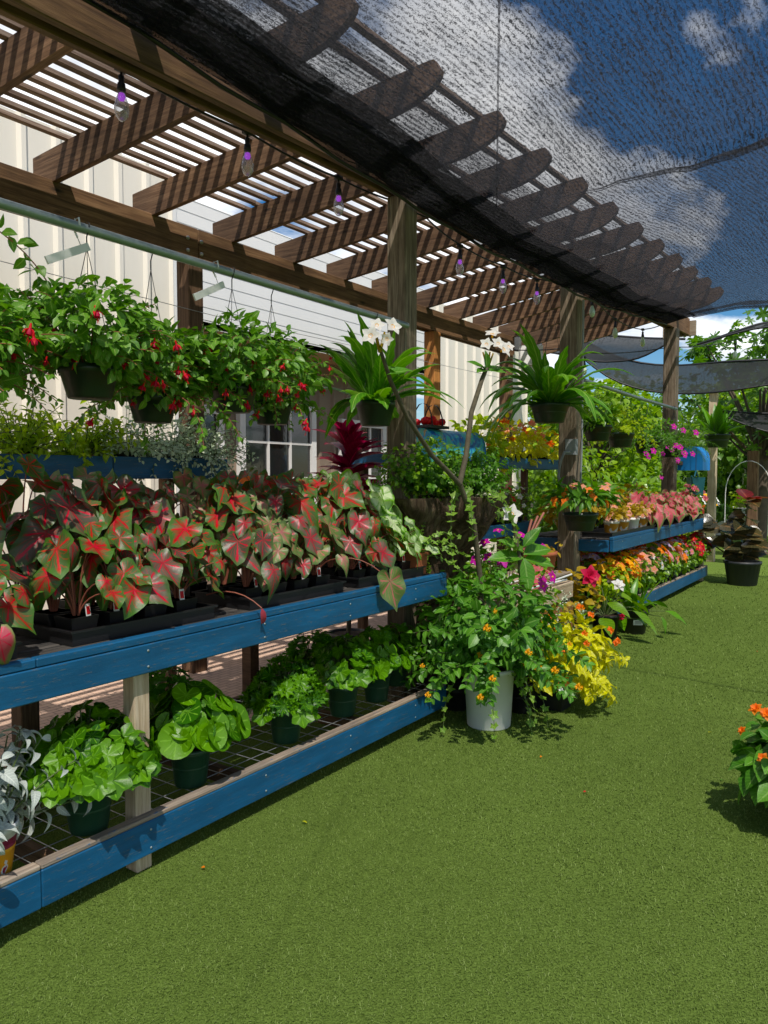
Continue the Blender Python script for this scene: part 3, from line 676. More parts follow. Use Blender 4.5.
# ------------------------------------------------------------------ benches
def bench(loc,y0,y1,label,x0=-3.22,posts=(1.73,),endboard=False,joint=None):
    t=thing('plant_bench',loc,label,'plant bench','two tier plant benches')
    P=lambda n,a,b,w,h,m,**k: plank(n,a,b,w,h,M[m],t,origin=loc,**k)
    xf=-2.30
    for z0,z1 in ((.765,.875),(.075,.203)):
        cut=[y0]+([joint] if joint and z0<.5 else [])+[y1]
        for a,b in zip(cut,cut[1:]): P('front_board',(xf-.019,a+.001,(z0+z1)/2),(xf-.019,b-.001,(z0+z1)/2),.038,z1-z0,'blue')
    for a,b in zip([y0,joint or (y0+y1)/2],[joint or (y0+y1)/2,y1]):
        P('top_rail',(xf-.022,a+.001,.892),(xf-.022,b-.001,.892),.040,.030,'blue'); P('top_rail',(xf-.024,a+.001,.2125),(xf-.024,b-.001,.2125),.044,.018,'worn')
    for k in range(6):
        x=-2.42-k*.145; P('deck_board',(x,y0+.02,.880),(x,y1-.02,.880),.135,.022,'deck')
    P('back_board',(x0,y0,.82),(x0,y1,.82),.038,.12,'brown'); P('back_board',(x0,y0,.14),(x0,y1,.14),.038,.10,'brown')
    if endboard:
        P('end_board',(xf-.04,y0-.02,.82),(x0-.2,y0-.02,.82),.038,.115,'blue')
    for y_ in np.arange(y0+.28,y1,.62):
        for z_ in (.79,.85,.10,.17):
            if z_>.5 or y_>y0: o=G().lathe([(0,.0015),(.0045,.0012),(.005,-.001)],n=7).build('screw',M['galv'],t); o.matrix_basis=Matrix.Translation(Vector((xf+.0012-loc[0],y_-loc[1],z_)))@Matrix.Rotation(R(90),4,'Y')
    for y in posts:
        P('leg',(-2.375,y,0),(-2.375,y,.762),.07,.07,'pale',upv=(0,1,0)); P('leg',(x0+.07,y,0),(x0+.07,y,.762),.085,.085,'brown',upv=(0,1,0))
    # welded wire shelf
    g=G(); zz=.190
    for k in range(9):
        x=-2.36-k*.10; g.tube([(x-loc[0],y0-loc[1],zz),(x-loc[0],y1-loc[1],zz)],.0022,4)
    y=y0
    while y<y1: g.tube([(-2.34-loc[0],y-loc[1],zz+.004),(x0-loc[0],y-loc[1],zz+.004)],.0022,4); y+=.10
    g.build('wire_shelf',M['silver'],t)
    yy=y0+.3
    while yy<y1: G().box(((xf+x0)/2-loc[0],yy-loc[1],.135),(.86,.035,.07)).build('cross_rail',M['brown'],t,smooth=False); yy+=.9
    return t
bench((-2.75,2.2,0),.25,3.99,'long blue edged two tier bench in front holding caladiums above a wire shelf',posts=(.35,1.77),joint=1.335)
bench((-2.75,9.3,0),7.19,11.45,'far blue edged two tier bench with pink caladiums over bedding flowers',posts=(11.35,),endboard=True)
def shelf(loc,xf,xb,y0,y1,z0,z1,label,legs,m='blue',cut=None):
    t=thing('wall_shelf',loc,label,'plant shelf')
    P=lambda n,a,b,w,h,mm,**k: plank(n,a,b,w,h,M[mm],t,origin=loc,**k)
    for a,b in zip([y0]+([cut] if cut else []),([cut] if cut else [])+[y1]): P('front_board',(xf-.019,a+.002,(z0+z1)/2),(xf-.019,b-.002,(z0+z1)/2),.036,z1-z0,m)
    for y in (y0+.018,y1-.018): P('end_board',(xf-.039,y,(z0+z1)/2),(xb,y,(z0+z1)/2),.034,z1-z0,m)
    g=G(); g.box(((xf+xb)/2-loc[0]-.02,(y0+y1)/2-loc[1],z0+.02),(abs(xb-xf)-.045,y1-y0-.08,.024)); g.build('shelf_board',M['deck'],t,smooth=False)
    for x,y in legs: P('leg',(x,y,0),(x,y,z0-.002),.07,.07,'brown',upv=(0,1,0))
    return t
shelf((-3.55,1.7,0),-3.32,-3.75,.1,3.15,1.485,1.60,'raised blue shelf at eye level behind the caladiums with small trailing plants',((-3.7,.3),(-3.7,1.7),(-3.7,3.0)),cut=2.36)
shelf((-3.6,7.0,0),-3.38,-3.85,5.0,8.6,1.575,1.69,'raised blue shelf holding yellow coleus between two pergola posts',((-3.8,5.15),(-3.8,7.0),(-3.8,8.45)))
shelf((-3.3,6.2,0),-3.08,-3.5,5.0,7.12,.93,1.045,'mid height blue shelf of small bedding plants left of the middle post',((-3.4,5.1),(-3.4,7.0)))
# ================================================================== GREENHOUSE METALWORK, LAMPS
def rod(name,loc,P,r,mat,label,cat,n=8,group=None):
    t=G().tube(np.array(P)-np.array(loc),r,n).build(name,M[mat],None); t.location=loc; return tag(t,label,cat,group)
rod('hanging_rail',(-2.62,1.6,2.45),[(-2.62,-.6,2.45),(-2.62,1.5,2.45),(-2.63,4.04,2.455)],.019,'galv','grey steel pipe on which the near hanging baskets hang','pipe',10)
rod('hanging_rail',(-2.62,8.9,2.42),[(-2.62,7.22,2.44),(-2.62,9,2.42),(-2.61,10.8,2.42)],.019,'galv','grey steel pipe between the middle post and the last post','pipe',10)
def glass():
    m,nt,_,_=newmat('bulb glass'); a=nd(nt,'ShaderNodeBsdfTransparent'); b=nd(nt,'ShaderNodeBsdfGlossy'); b.inputs['Roughness'].default_value=.05; d=nd(nt,'ShaderNodeBsdfDiffuse'); d.inputs[0].default_value=(.55,.5,.55,1)
    lw=nd(nt,'ShaderNodeLayerWeight'); lw.inputs[0].default_value=.35; x=nd(nt,'ShaderNodeMixShader'); nt.links.new(lw.outputs['Facing'],x.inputs[0]); nt.links.new(a.outputs[0],x.inputs[1]); nt.links.new(b.outputs[0],x.inputs[2])
    y=nd(nt,'ShaderNodeMixShader'); y.inputs[0].default_value=.30; nt.links.new(x.outputs[0],y.inputs[1]); nt.links.new(d.outputs[0],y.inputs[2]); o=nd(nt,'ShaderNodeOutputMaterial'); nt.links.new(y.outputs[0],o.inputs[0]); return m
M['bulb']=glass()
m,nt,_,_=newmat('violet filament'); e=nd(nt,'ShaderNodeEmission'); e.inputs[0].default_value=(.55,.06,1,1); e.inputs[1].default_value=.8; o=nd(nt,'ShaderNodeOutputMaterial'); nt.links.new(e.outputs[0],o.inputs[0]); M['glow']=m
m,nt,_,_=newmat('pale green bulb'); bsdf(nt,(.50,.62,.42),.2,.6); M['bulb2']=m
def string(loc,wire,bulbs,label,pale=False,s=1.0):
    t=thing('string_lights',loc,label,'string lights'); lo=np.array(loc); g=G(); W=[]
    for a,b in zip(wire,wire[1:]):
        a=np.array(a);b=np.array(b); L=np.linalg.norm(b-a)*.7
        for k in range(8): f=k/8; W.append(a*(1-f)+b*f-lo-np.array([0,0,.13*L*f*(1-f)]))
    W.append(np.array(wire[-1])-lo); g.tube(W,.0065,5); g.build('wire',M['black'],t)
    for x,y,z in bulbs:
        p=np.array([x,y,z])-lo
        g=G().lathe([(0,0),(.012,0),(.014,-.01),(.012,-.03),(.017,-.035),(.020,-.06),(.018,-.07),(0,-.07)],p+np.array([0,0,.138]),10)
        g.tube([p+np.array([0,0,.165]),p+np.array([0,0,.13])],.006,5); g.box(p+np.array([0,0,.168]),(.03,.05,.025)); so_=g.build('socket',M['black'],t)
        G().lathe([(.012,.068),(.017,.055),(.029,.02),(.033,-.008),(.027,-.038),(.012,-.056),(0,-.058)],p,12).build('bulb',M['bulb2' if pale else 'bulb'],so_)
        if not pale: G().lathe([(0,.065),(.013,.06),(.017,.045),(.012,.032),(0,.028)],p,8).build('filament',M['glow'],so_)
B1=[(-2.88,2.12,3.12),(-2.88,2.89,3.13),(-2.88,3.66,3.14),(-2.90,5.21,3.12),(-2.88,5.93,3.12),(-2.88,6.65,3.16)]
string((-2.88,4,3.3),[(-2.8,.2,3.34),(-2.86,1.5,3.285)]+[(x,y,z+.17) for x,y,z in B1[:3]]+[(-2.84,4.25,3.33),(-2.84,4.6,3.33)]+[(x,y,z+.18) for x,y,z in B1[3:]]+[(-2.8,7.0,3.38)],B1,'black wire of clear bulbs with violet filaments along the front pergola beam')
B2=[(-2.88,8.15,3.30),(-2.88,8.95,3.19),(-2.9,10.15,3.26)]
string((-2.88,9,3.4),[(-2.8,7.3,3.45)]+[(x,y,z+.17) for x,y,z in B2]+[(-2.8,10.8,3.6)],B2,'black wire of pale green bulbs between the middle post and the last post',True)
B3=[(-3.5,8.8,2.82),(-3.45,9.5,2.86),(-2.2,12.6,3.35)]
string((-3.4,9.5,3.1),[(-4.4,8.9,3.15),(-3.5,8.8,3.05),(-3.45,9.5,3.09),(-2.75,10.95,3.3),(-2.2,12.6,3.58),(-1.2,14.5,4.3)],B3,'sagging black wire with pale bulbs beyond the middle post',True)
# tie wires along the building
rod('tie_wire',(-4.4,4,2.8),[(-4.36,-.5,2.80),(-4.36,4,2.72),(-4.36,9.4,2.78)],.0025,'silver','thin tie wire running along the back pergola posts','wire',4)
# flood lamp box at the end of the back beam
t=thing('flood_lamp',(-4.25,9.62,3.12),'white flood lamp housing at the far end of the back beam','lamp')
g=G(); g.box((0,0,0),(.30,.34,.26),.5); g.lathe([(.10,-.13),(.13,-.16),(.13,-.20),(.05,-.21)],(0,0,0),14); g.build('housing',M['white'],t,smooth=False); G().box((0,-.02,.20),(.05,.05,.16)).build('bracket',M['galv'],t,smooth=False)
# outlet box and cable on the middle post
t=thing('outlet_box',(-2.66,7.0,1.78),'grey outlet box with looping grey conduit on the middle post','outlet box')
G().box((.0,-.0,0),(.10,.07,.15)).build('box',M['greybox'],t,smooth=False)
G().tube([(0,-.04,-.05),(-.03,-.10,-.05),(-.06,-.12,-.14),(-.09,-.10,-.28),(-.09,-.02,-.36)],.014,7).build('conduit',M['greybox'],t)
G().tube([(.09,.03,1.4),(.092,.03,.5),(.092,.03,.02),(.075,.03,-.7)],.010,6).build('conduit',M['greybox'],t)

# ================================================================== NEAR BENCH, LOWER SHELF
LZ=.196
def pot_plant(name,loc,label,cat,pr,ph,pm,fn,group=None,rz=0,tap=.78):
    t=thing(name,loc,label,cat,group,rz); pot(t,pr,ph,M[pm],tap); fn(t,ph-.015); return t
GR='leafy green potted plants on the lower wire shelf'
pot_plant('potted_plant',(-2.45,1.61,LZ),'glossy lobed green plant in green pot behind the front leg of the near bench','potted plant',.088,.175,'green_pot',lambda t,z:stalked(t,210,z,(.25),.29,LOBED,.098,L_['geran'],M['stem'],seed=1,low=.34,face=1.05,tiltup=.3),GR)
pot_plant('potted_plant',(-2.46,2.10,LZ),'large flat round leaved green plant in a green pot, right of the front leg','potted plant',.085,.165,'green_pot',lambda t,z:stalked(t,95,z,.205,.29,ROUND,.118,L_['galax'],M['stem'],seed=2,low=.36,face=1.05,tiltup=.3),GR)
pot_plant('potted_plant',(-2.48,2.72,LZ),'bright green curly leaved plant like parsley in a green pot','potted plant',.085,.165,'green_pot',lambda t,z:(stalked(t,260,z,.19,.26,CURLY,.066,L_['geran'],M['stem'],seed=3,low=.30,face=1.05,tiltup=.3),stalked(t,26,z,.20,.12,LOBED,.085,L_['galax'],M['stem'],seed=33,low=.25,face=1.05,tiltup=.3,name='lower_leaves')),GR)
pot_plant('potted_plant',(-2.50,3.20,LZ),'green lobed plant, third pot from the far end of the lower shelf','potted plant',.085,.17,'green_pot',lambda t,z:stalked(t,140,z,.21,.29,LOBED,.085,L_['geran'],M['stem'],seed=4,low=.30,face=1.05,tiltup=.3),GR)
pot_plant('potted_plant',(-2.50,3.52,LZ),'green round leaved plant, second pot from the far end of the lower shelf','potted plant',.082,.17,'green_pot',lambda t,z:stalked(t,110,z,.19,.28,ROUND,.085,L_['galax'],M['stem'],seed=5,low=.30,face=1.05,tiltup=.3),GR)
pot_plant('potted_plant',(-2.60,3.86,LZ),'green lobed plant in a green pot next to the white bucket','potted plant',.085,.17,'green_pot',lambda t,z:stalked(t,90,z,.17,.22,LOBED,.08,L_['geran'],M['stem'],seed=6,low=.30,face=1.05,tiltup=.3),GR)
for i,(y,lb) in enumerate(((2.32,'dark shaded plant behind the flat round leaved plant'),(3.42,'dark shaded plant at the back of the far end of the lower shelf'))):
    pot_plant('potted_plant',(-2.90,y,LZ),lb,'potted plant',.085,.17,'black_pot',lambda t,z:stalked(t,70,z,.17,.24,LOBED,.08,L_['vine'],M['stem'],seed=60+i,low=.1),'dark plants at the back of the lower shelf')
# silver woolly plant in a coloured pot
m,nt,_,_=newmat('printed pot'); tc=nd(nt,'ShaderNodeTexCoord'); sp=nd(nt,'ShaderNodeSeparateXYZ'); nt.links.new(tc.outputs['Object'],sp.inputs[0]); h=val(nt,'DIVIDE',sp.outputs[2],.17)
c=ramp(nt,h,[(0,(.75,.33,.01)),(.55,(.80,.36,.01)),(.56,(.25,.01,.06)),(.74,(.28,.01,.07)),(.75,(.66,.67,.68)),(1,(.68,.69,.70))])
for q in c.node.color_ramp.elements: pass
c.node.color_ramp.interpolation='CONSTANT'
nz=noise(nt,mapping(nt,tc.outputs['Object'],(26,26,18)),1.2,2,.6); f=val(nt,'MULTIPLY',val(nt,'GREATER_THAN',nz,.58),val(nt,'LESS_THAN',h,.5)); c=mixc(nt,f,c,(.75,.74,.70)); f=val(nt,'MULTIPLY',val(nt,'GREATER_THAN',nz,.66),val(nt,'LESS_THAN',h,.5)); c=mixc(nt,f,c,(.35,.01,.05)); bsdf(nt,c,.35,.5); M['printed']=m
t=thing('silver_plant',(-2.43,1.24,LZ),'silver white woolly leaved plant in an orange and white printed pot','potted plant'); pot(t,.08,.17,M['printed'],.74)
archers(t,20,.36,.15,.03,WOOLLY,.12,L_['silver'],M['stem'],up=2.0,grav=.9,step=.05,seed=8,whorl=2,sr=.004,zmin=.17)

# ================================================================== CALADIUMS
CALS={'red':'cal_red','dusk':'cal_dusk','pale':'cal_pale','grn':'cal_grn','pink':'cal_pink'}
CN={'red':'red centred','dusk':'dusky red veined','pale':'creamy white','grn':'green and blush','pink':'pink'}
def caladium(loc,kind,label,seed,n=9,R_=.17,H=.5,size=.165,face=1.0,group=None,cup=False,lean=0,wide=1):
    t=thing('caladium',loc,label,'caladium',group)
    square_pot(t,.115,.075,M['black_pot']); G().box((0,0,.072),(.098,.098,.006)).build('soil',M['soil'],t,smooth=False)
    rg=np.random.default_rng(seed); g=G(); P=[];D=[];N=[];S=[]
    for i in range(n):
        a=i*2.39996+rg.normal()*.5; q=(i+.5)/n
        hz=.085+H*(.30+.70*q)*(.85+.25*rg.random()); rr=R_*(1.15-.75*q)*(.7+.6*rg.random())*wide
        o=np.array([math.cos(a),math.sin(a),0])
        p=np.array([o[0]*rr+lean*.35*hz,o[1]*rr,hz])
        g.tube(bez((o[0]*.01,o[1]*.01,.07),(o[0]*rr*.25,o[1]*rr*.25,hz*.95),p,7),np.linspace(.0042,.0022,7),5,mat=1,cap=False)
        v=unit(o+np.array([.5,-.35,0])*rg.random())      # blades hang outward, most toward the open front
        nn=unit(v*face*(.55+.75*rg.random())+np.array([0,0,.75])+rg.normal(size=3)*.22)
        d=v*.55+np.array([0,0,-1.0])+rg.normal(size=3)*.4
        d=d-nn*np.dot(d,nn); P.append(p);D.append(d);N.append(nn);S.append(size*(.62+.75*rg.random()))
    k=[HEART,HEARTF]; P=np.array(P);D=np.array(D);N=np.array(N);S=np.array(S); sel=rg.random(n)<.72
    g.leaves(HEART,P[sel],D[sel],N[sel],S[sel]*1.05); g.leaves(HEARTF,P[~sel],D[~sel],N[~sel],S[~sel])
    g.build('foliage',[L_[CALS[kind]],M['rstem']],t)
    return t
def tag_card(root,x,y,z,a=.3):
    g=G().box((0,0,.03),(.002,.022,.06)); o=g.build('plant_tag',M['label'],root,smooth=False); o.location=(x,y,z); o.rotation_euler=(0,-.15,a)
    G().box((.0018,0,.036),(.001,.016,.03)).build('picture',M['f_red'],o,smooth=False)
def tray(loc,w,l,label,h=.055,rz=0):
    t=thing('plant_tray',loc,label,'plant tray','black plastic plant trays',rz); g=G()
    g.box((0,0,.006),(w,l,.008))
    for s in(-1,1): g.box((s*w/2,0,h/2),(.006,l+.006,h)); g.box((0,s*l/2,h/2),(w-.006,.006,h)); g.box((s*(w/2+.006),0,h-.004),(.016,l+.03,.008)); g.box((0,s*(l/2+.006),h-.004),(w-.01,.016,.008))
    g.build('tray',M['black_pot'],t,smooth=False); return t
TZ=.893
trays=[(1.02,.62,'leftmost'),(1.87,.66,'second'),(2.76,.68,'third'),(3.57,.66,'far')]
kinds={0:[('dusk','dusk','red'),('dusk','red','dusk')],1:[('red','red','dusk','red'),('dusk','red','red','dusk')],2:[('dusk','grn','dusk','grn'),('red','grn','dusk','red')],3:[('dusk','red','pale','pale'),('red','dusk','pale','pale')]}
names={0:'at the left edge of the photo',1:'left of the trailing wilted leaf',2:'in the middle of the bench',3:'at the far end of the bench'}
ordn=['first','second','third','fourth']; cid=100
for ti,(yc,l,nm) in enumerate(trays):
    tray((-2.60,yc,TZ),.36,l,f'{nm} black nursery tray of caladiums on the near bench')
    for rI,xx in ((0,-2.535),(1,-2.685)):
        ks=kinds[ti][rI]
        for j,k in enumerate(ks):
            y=yc-l/2+.09+j*(l-.18)/(len(ks)-1)
            cid+=1
            t=caladium((xx,y,TZ+.012),k,f'{CN[k]} caladium, {ordn[j]} in the {"front" if rI==0 else "back"} row of the {nm} tray',cid,n=14 if rI==0 else 17,H=(.28 if rI==0 else .47)*(.85 if k=='pale' else 1),R_=.15,size=.108 if rI==0 else .132,group='caladiums in trays on the near bench')
            if rI==0: tag_card(t,.05,.02*(-1)**j,.06,.2*(-1)**j)
    for j in range(3):
        cid+=1; k=('dusk','red','grn')[(j+ti)%3] if ti<3 else ('red','pale','pale')[j]
        caladium((-2.93,yc-l/2+.1+j*.24,TZ+.002),k,f'tall {CN[k]} caladium, {ordn[j]} one behind the {nm} tray',cid,n=14,H=.53,R_=.18,size=.135,group='tall caladiums standing at the back of the near bench')
# extra leaning blades over the front board
def single_leaf(loc,tip,tpl,size,kind,label):
    t=thing('fallen_leaf',loc,label,'leaf'); g=G(); p=np.array(tip)-np.array(loc)
    g.tube(bez((0,0,0),(p[0]*.6,p[1]*.4,max(0,p[2])+.06),p,7),.003,5,mat=1); g.leaves(tpl,[p],[(.2,.1,-1)],[(.9,-.5,.4)],size); g.build('leaf',[L_[kind],M['rstem']],t)
single_leaf((-2.55,2.28,.97),(-2.27,2.34,.93),LANCE2,.13,'cal_pink','folded pale pink leaf hanging over the blue board of the near bench')
single_leaf((-2.5,3.1,1.05),(-2.24,3.28,.94),HEART,.17,'cal_grn','yellow green wilted leaf hanging over the blue board near the far tray')
single_leaf((-2.5,1.18,1.02),(-2.27,1.20,1.00),HEARTF,.10,'cal_pink','dusty pink crumpled leaf at the left end over the blue board')
# red square pot at the far end
t=thing('terracotta_pot',(-2.47,3.90,TZ+.002),'square orange terracotta pots with trailing lime vine at the far end of the near bench','potted plant')
g=G(); g.box((0,-.0,.06),(.105,.105,.12),taper=.85); g.box((0,.0,.125),(.12,.12,.022)); g.build('pot',M['terra'],t,smooth=False)
archers(t,9,.42,.12,.03,IVY,.055,L_['ivy'],M['stem'],up=.9,grav=3.2,step=.035,seed=71,whorl=1)

# ================================================================== HANGING BASKETS
def basket(loc,label,r=.125,h=.125,ztop=.65,group=None,name='hanging_basket',cat='hanging basket'):
    t=thing(name,loc,label,cat,group); pot(t,r,h,M['basket_pot'],.76,rim=.016); hanger(t,r,h-.005,ztop); return t
FG='fuchsia baskets hanging from the near pipe'
def fuchsia(loc,label,seed,nb=30,L=.36,up=1.0,fn=20,ztop=.65,az=None):
    t=basket(loc,label,.108,.125,ztop,FG)
    ob,tips,nodes=archers(t,nb,L,.11,.05,OVAL,.056,L_['fuchsia'],M['rstem'],up=up,grav=2.7,step=.028,seed=seed,az=az)
    cloud(t,820,(0,0,.26),(.28,.30,.16),OVAL,.060,L_['fuchsia'],seed=seed+50,name='inner_leaves')
    rg=np.random.default_rng(seed); pts=[]
    for i in rg.permutation(len(nodes))[:400]:
        p,d,o=nodes[i]
        if p[0]>-.02 and len(pts)<fn: pts.append((p+o*.025+np.array([.02,-.01,-.02]),(0,0,-1)))
    put_flowers(t,'bell:f_red',pts,.060,seed,hang=True); return t
fuchsia((-2.62,1.76,1.80),'fuchsia basket with red bells and its dark green pot showing, left of the white hook',201,34,.38)
fuchsia((-2.62,2.52,1.80),'fuchsia basket with red bells hanging just left of the strap leaved basket',202,36,.38,.9,16)
fuchsia((-2.60,1.22,1.72),'fuchsia basket cut by the left edge of the photo',203,36,.42,.8,12,.73)
fuchsia((-2.80,2.20,1.74),'fuchsia basket hidden in the middle of the red flowered mass',204,36,.48,.9,20,.75)
fuchsia((-2.84,3.02,1.78),'fuchsia basket with thin trailing stems behind the strap leaved basket',205,24,.46,.9,10,.72)
# a long shoot climbing out of the left basket
t=thing('climbing_shoot',(-2.62,1.68,1.95),'single leafy shoot rising above the left fuchsia basket','shoot')
g=G(); path=bez((0,0,0),(.0,-.02,.30),(.02,-.28,.40),10); g.tube(path,.0025,5,mat=1)
rg=np.random.default_rng(5); ps=np.repeat(path[2:],3,axis=0); g.leaves(OVAL,ps+rg.normal(size=ps.shape)*.012,rg.normal(size=ps.shape)+[0,0,-.3],rg.normal(size=ps.shape)+[.6,-.4,.8],.062); g.build('foliage',[L_['fuchsia'],M['rstem']],t)
for y,lb in ((1.72,'white plastic hook on the pipe above the left fuchsia basket'),(2.42,'white plastic hook on the pipe above the second fuchsia basket')):
    t=thing('plastic_hook',(-2.62,y,2.46),lb,'hook','white plastic hooks on the near pipe')
    G().tube([(.018,0,-.01),(.012,0,.02),(-.012,0,.02),(-.02,0,-.02),(0,0,-.05)],.004,6).build('hook',M['white'],t)
    g=G(); g.box((0,0,0),(.008,.20,.030)); o=g.build('bar',M['white'],t,smooth=False); o.location=(0,-.04,-.12); o.rotation_euler=(R(28),0,0)
    G().tube([(0,-.0,-.05),(0,.02,-.09)],.002,4).build('wire',M['silver'],t)
def straps(root,n,L,z0,seed,mleaf='strap',w=.033,up=1.,grav=1.6,r0=.05,name='foliage',spread=1.,scal=.25,wmax=None):
    """flat arching strap leaves with notched edges"""
    rg=np.random.default_rng(seed); g=G()
    for i in range(n):
        a=i*2.39996+rg.normal()*.3; o=np.array([math.cos(a),math.sin(a),0]); s=np.array([-o[1],o[0],0]); k=rg.random()
        d=unit(o*(.25+1.0*k)*spread+np.array([0,0,up*(1.25-k*.9)])); p=np.array([0,0,z0])+o*r0*rg.random(); l=L*(.55+.5*rg.random()); m_=13; V=[];UV=[]
        gr=grav*(.5+rg.random())
        for q in range(m_+1):
            f=q/m_; wd=w*(.35+1.0*math.sin(PI*min(1,f*.9+.05))**.7)*(1-f**6)*(1-(scal if q%2 else 0)); nn=unit(np.cross(s,d))
            V+= [p-s*wd+nn*wd*.3, p, p+s*wd+nn*wd*.3]; UV+=[(0,f),(.5,f),(1,f)]
            d=unit(d+np.array([0,0,-gr*l/m_*(.5+1.6*f)])+s*rg.normal()*.03); p=p+d*l/m_
        F=[(q*3+j,q*3+j+1,q*3+j+4,q*3+j+3) for q in range(m_) for j in range(2)]; g.add(V,F,UV)
    return g.build(name,L_[mleaf],root)
SG='strap leaved hanging baskets'
t=basket((-2.62,3.68,1.80),'strap leaved basket with scalloped green leaves hanging left of the near post',.115,.145,.65,SG); straps(t,44,.60,.13,301,w=.036,up=1.2,grav=2.4)
put_flowers(t,'bell:f_red',[((-.1,-.28,.42),(0,0,1)),((-.08,-.34,.38),(0,0,1))],.05,3,hang=True)
t=basket((-2.66,6.45,1.98),'large strap leaved basket with upright leaves hanging beside the middle post',.17,.17,1.15,SG); straps(t,56,.80,.15,302,w=.046,up=1.35,grav=2.3)
BG='green potted baskets hanging from the far pipe'
t=basket((-2.62,7.62,1.86),'dark hanging pot with bushy green leaves just right of the middle post',.145,.16,.57,BG); straps(t,26,.38,.15,303,w=.020,scal=0); cloud(t,260,(0,0,.28),(.24,.24,.18),OVAL,.06,L_['begon'],31)
t=basket((-2.62,8.38,1.82),'dark hanging pot with yellow green trailing leaves, second right of the middle post',.145,.16,.61,BG); archers(t,26,.42,.14,.06,OVALW,.07,L_['lime'],M['stem'],up=1.1,grav=3,seed=32)
t=basket((-2.62,9.45,1.78),'basket of trailing dark foliage with magenta pink flowers beside the last post',.16,.16,.65,BG); ob,tips,nodes=archers(t,40,.62,.14,.08,OVAL,.055,L_['fern'],M['stem'],up=1.1,grav=3.2,seed=33); put_flowers(t,'open:f_mag',[(p+d*.02,(.8,-.6,.4)) for p,d,o in tips if p[0]>-.05][:22],.075,4)
t=basket((-2.58,10.5,1.75),'feathery asparagus fern basket hanging in front of the last post',.16,.16,.66,BG); archers(t,60,.62,.15,.08,NEEDLE,.05,L_['fern'],M['stem'],up=1.2,grav=2.1,step=.022,whorl=6,seed=34,sr=.002)
t=basket((-2.62,13.6,1.98),'dark hanging pot with upright agave leaves beside the pale wooden pole',.20,.22,.85,BG); straps(t,24,.62,.2,304,w=.045,up=1.5,grav=1.2,scal=0,mleaf='fern')
t=basket((-2.47,6.75,.995),'green pot of orange and salmon flowers hanging low in front of the middle post',.155,.165,.95,BG)
cloud(t,210,(0,0,.27),(.30,.30,.13),LANCE,.15,L_['fern'],35,hemi=True,mstem=M['stem']); rg=np.random.default_rng(36)
def dome(n,c,rad,seed,front=True):
    rg=np.random.default_rng(seed); out=[]
    while len(out)<n:
        q=unit(rg.normal(size=3)); 
        if q[2]<-.1: continue
        if front and (q[0]*.7-q[1]*.7)<-.1: continue
        out.append((np.array(c)+q*np.array(rad)*(.92+.15*rg.random()),q+np.array([.3,-.3,.2])))
    return out
put_flowers(t,'open:f_orange',dome(12,(0,0,.25),(.30,.32,.17),37),.085,1); put_flowers(t,'open:f_salmon',dome(6,(.05,.12,.27),(.28,.3,.18),38),.10,2)

# ================================================================== RAISED SHELF BEHIND THE CALADIUMS
SZ=1.517
def simple_plant(name,loc,label,cat,group,pr,ph,pm,build): t=thing(name,loc,label,cat,group); pot(t,pr,ph,M[pm],.8,n=14); build(t,ph-.01); return t
SG2='small plants on the raised shelf behind the caladiums'
simple_plant('trailing_plant',(-3.5,.95,SZ),'lime green trailing plant at the left end of the raised shelf','potted plant',SG2,.07,.10,'black_pot',lambda t,z:archers(t,52,.34,z,.04,OVALW,.05,L_['lime'],M['stem'],up=.7,grav=4,seed=41))
simple_plant('trailing_plant',(-3.42,1.62,SZ),'lime green trailing plant hanging over the raised shelf board, second from left','potted plant',SG2,.07,.10,'black_pot',lambda t,z:archers(t,60,.32,z,.04,OVALW,.045,L_['lime'],M['stem'],up=.8,grav=4,seed=42))
simple_plant('fern_plant',(-3.5,1.98,SZ),'sunlit yellow green ferny plant with a bronze tint on the raised shelf','potted plant',SG2,.08,.09,'terra',lambda t,z:archers(t,56,.30,z,.04,LANCE,.075,L_['lime'],M['stem'],up=1.3,grav=2.2,seed=43))
simple_plant('fern_plant',(-3.5,2.30,SZ),'yellow green plant in an orange terracotta bowl on the raised shelf','potted plant',SG2,.08,.09,'terra',lambda t,z:archers(t,50,.32,z,.04,OVAL,.06,L_['lime'],M['stem'],up=1.1,grav=3,seed=44))
simple_plant('variegated_plant',(-3.5,2.58,SZ),'silvery variegated plant in the middle of the raised shelf','potted plant',SG2,.075,.10,'black_pot',lambda t,z:archers(t,60,.34,z,.04,OVAL,.045,L_['dusty'],M['stem'],up=1.,grav=3.2,seed=45))
simple_plant('variegated_plant',(-3.46,2.84,SZ),'silver white trailing plant spilling over the raised shelf board','potted plant',SG2,.075,.10,'black_pot',lambda t,z:archers(t,64,.34,z,.04,OVAL,.040,L_['dusty'],M['stem'],up=.8,grav=4,seed=46))
simple_plant('white_flowered_plant',(-3.44,3.04,SZ),'bushy green plant of tiny white flowers spilling over the right end of the raised shelf','potted plant',SG2,.075,.10,'black_pot',lambda t,z:archers(t,70,.42,z,.04,OVALW,.032,L_['dusty'],M['stem'],up=.9,grav=3.6,seed=47))
# blue and orange boxes at the end of the shelf
t=thing('plastic_crate',(-3.62,3.62,1.25),'small dark blue crate with an orange lid right of the raised shelf','crate')
G().box((0,0,.10),(.30,.30,.20),taper=.9).build('crate',M['blue'],t,smooth=False); G().box((0,0,.225),(.31,.31,.05)).build('lid',M['f_orange'],t,smooth=False); G().box((0,0,-.625),(.08,.08,1.25)).build('stand',M['brown'],t,smooth=False)
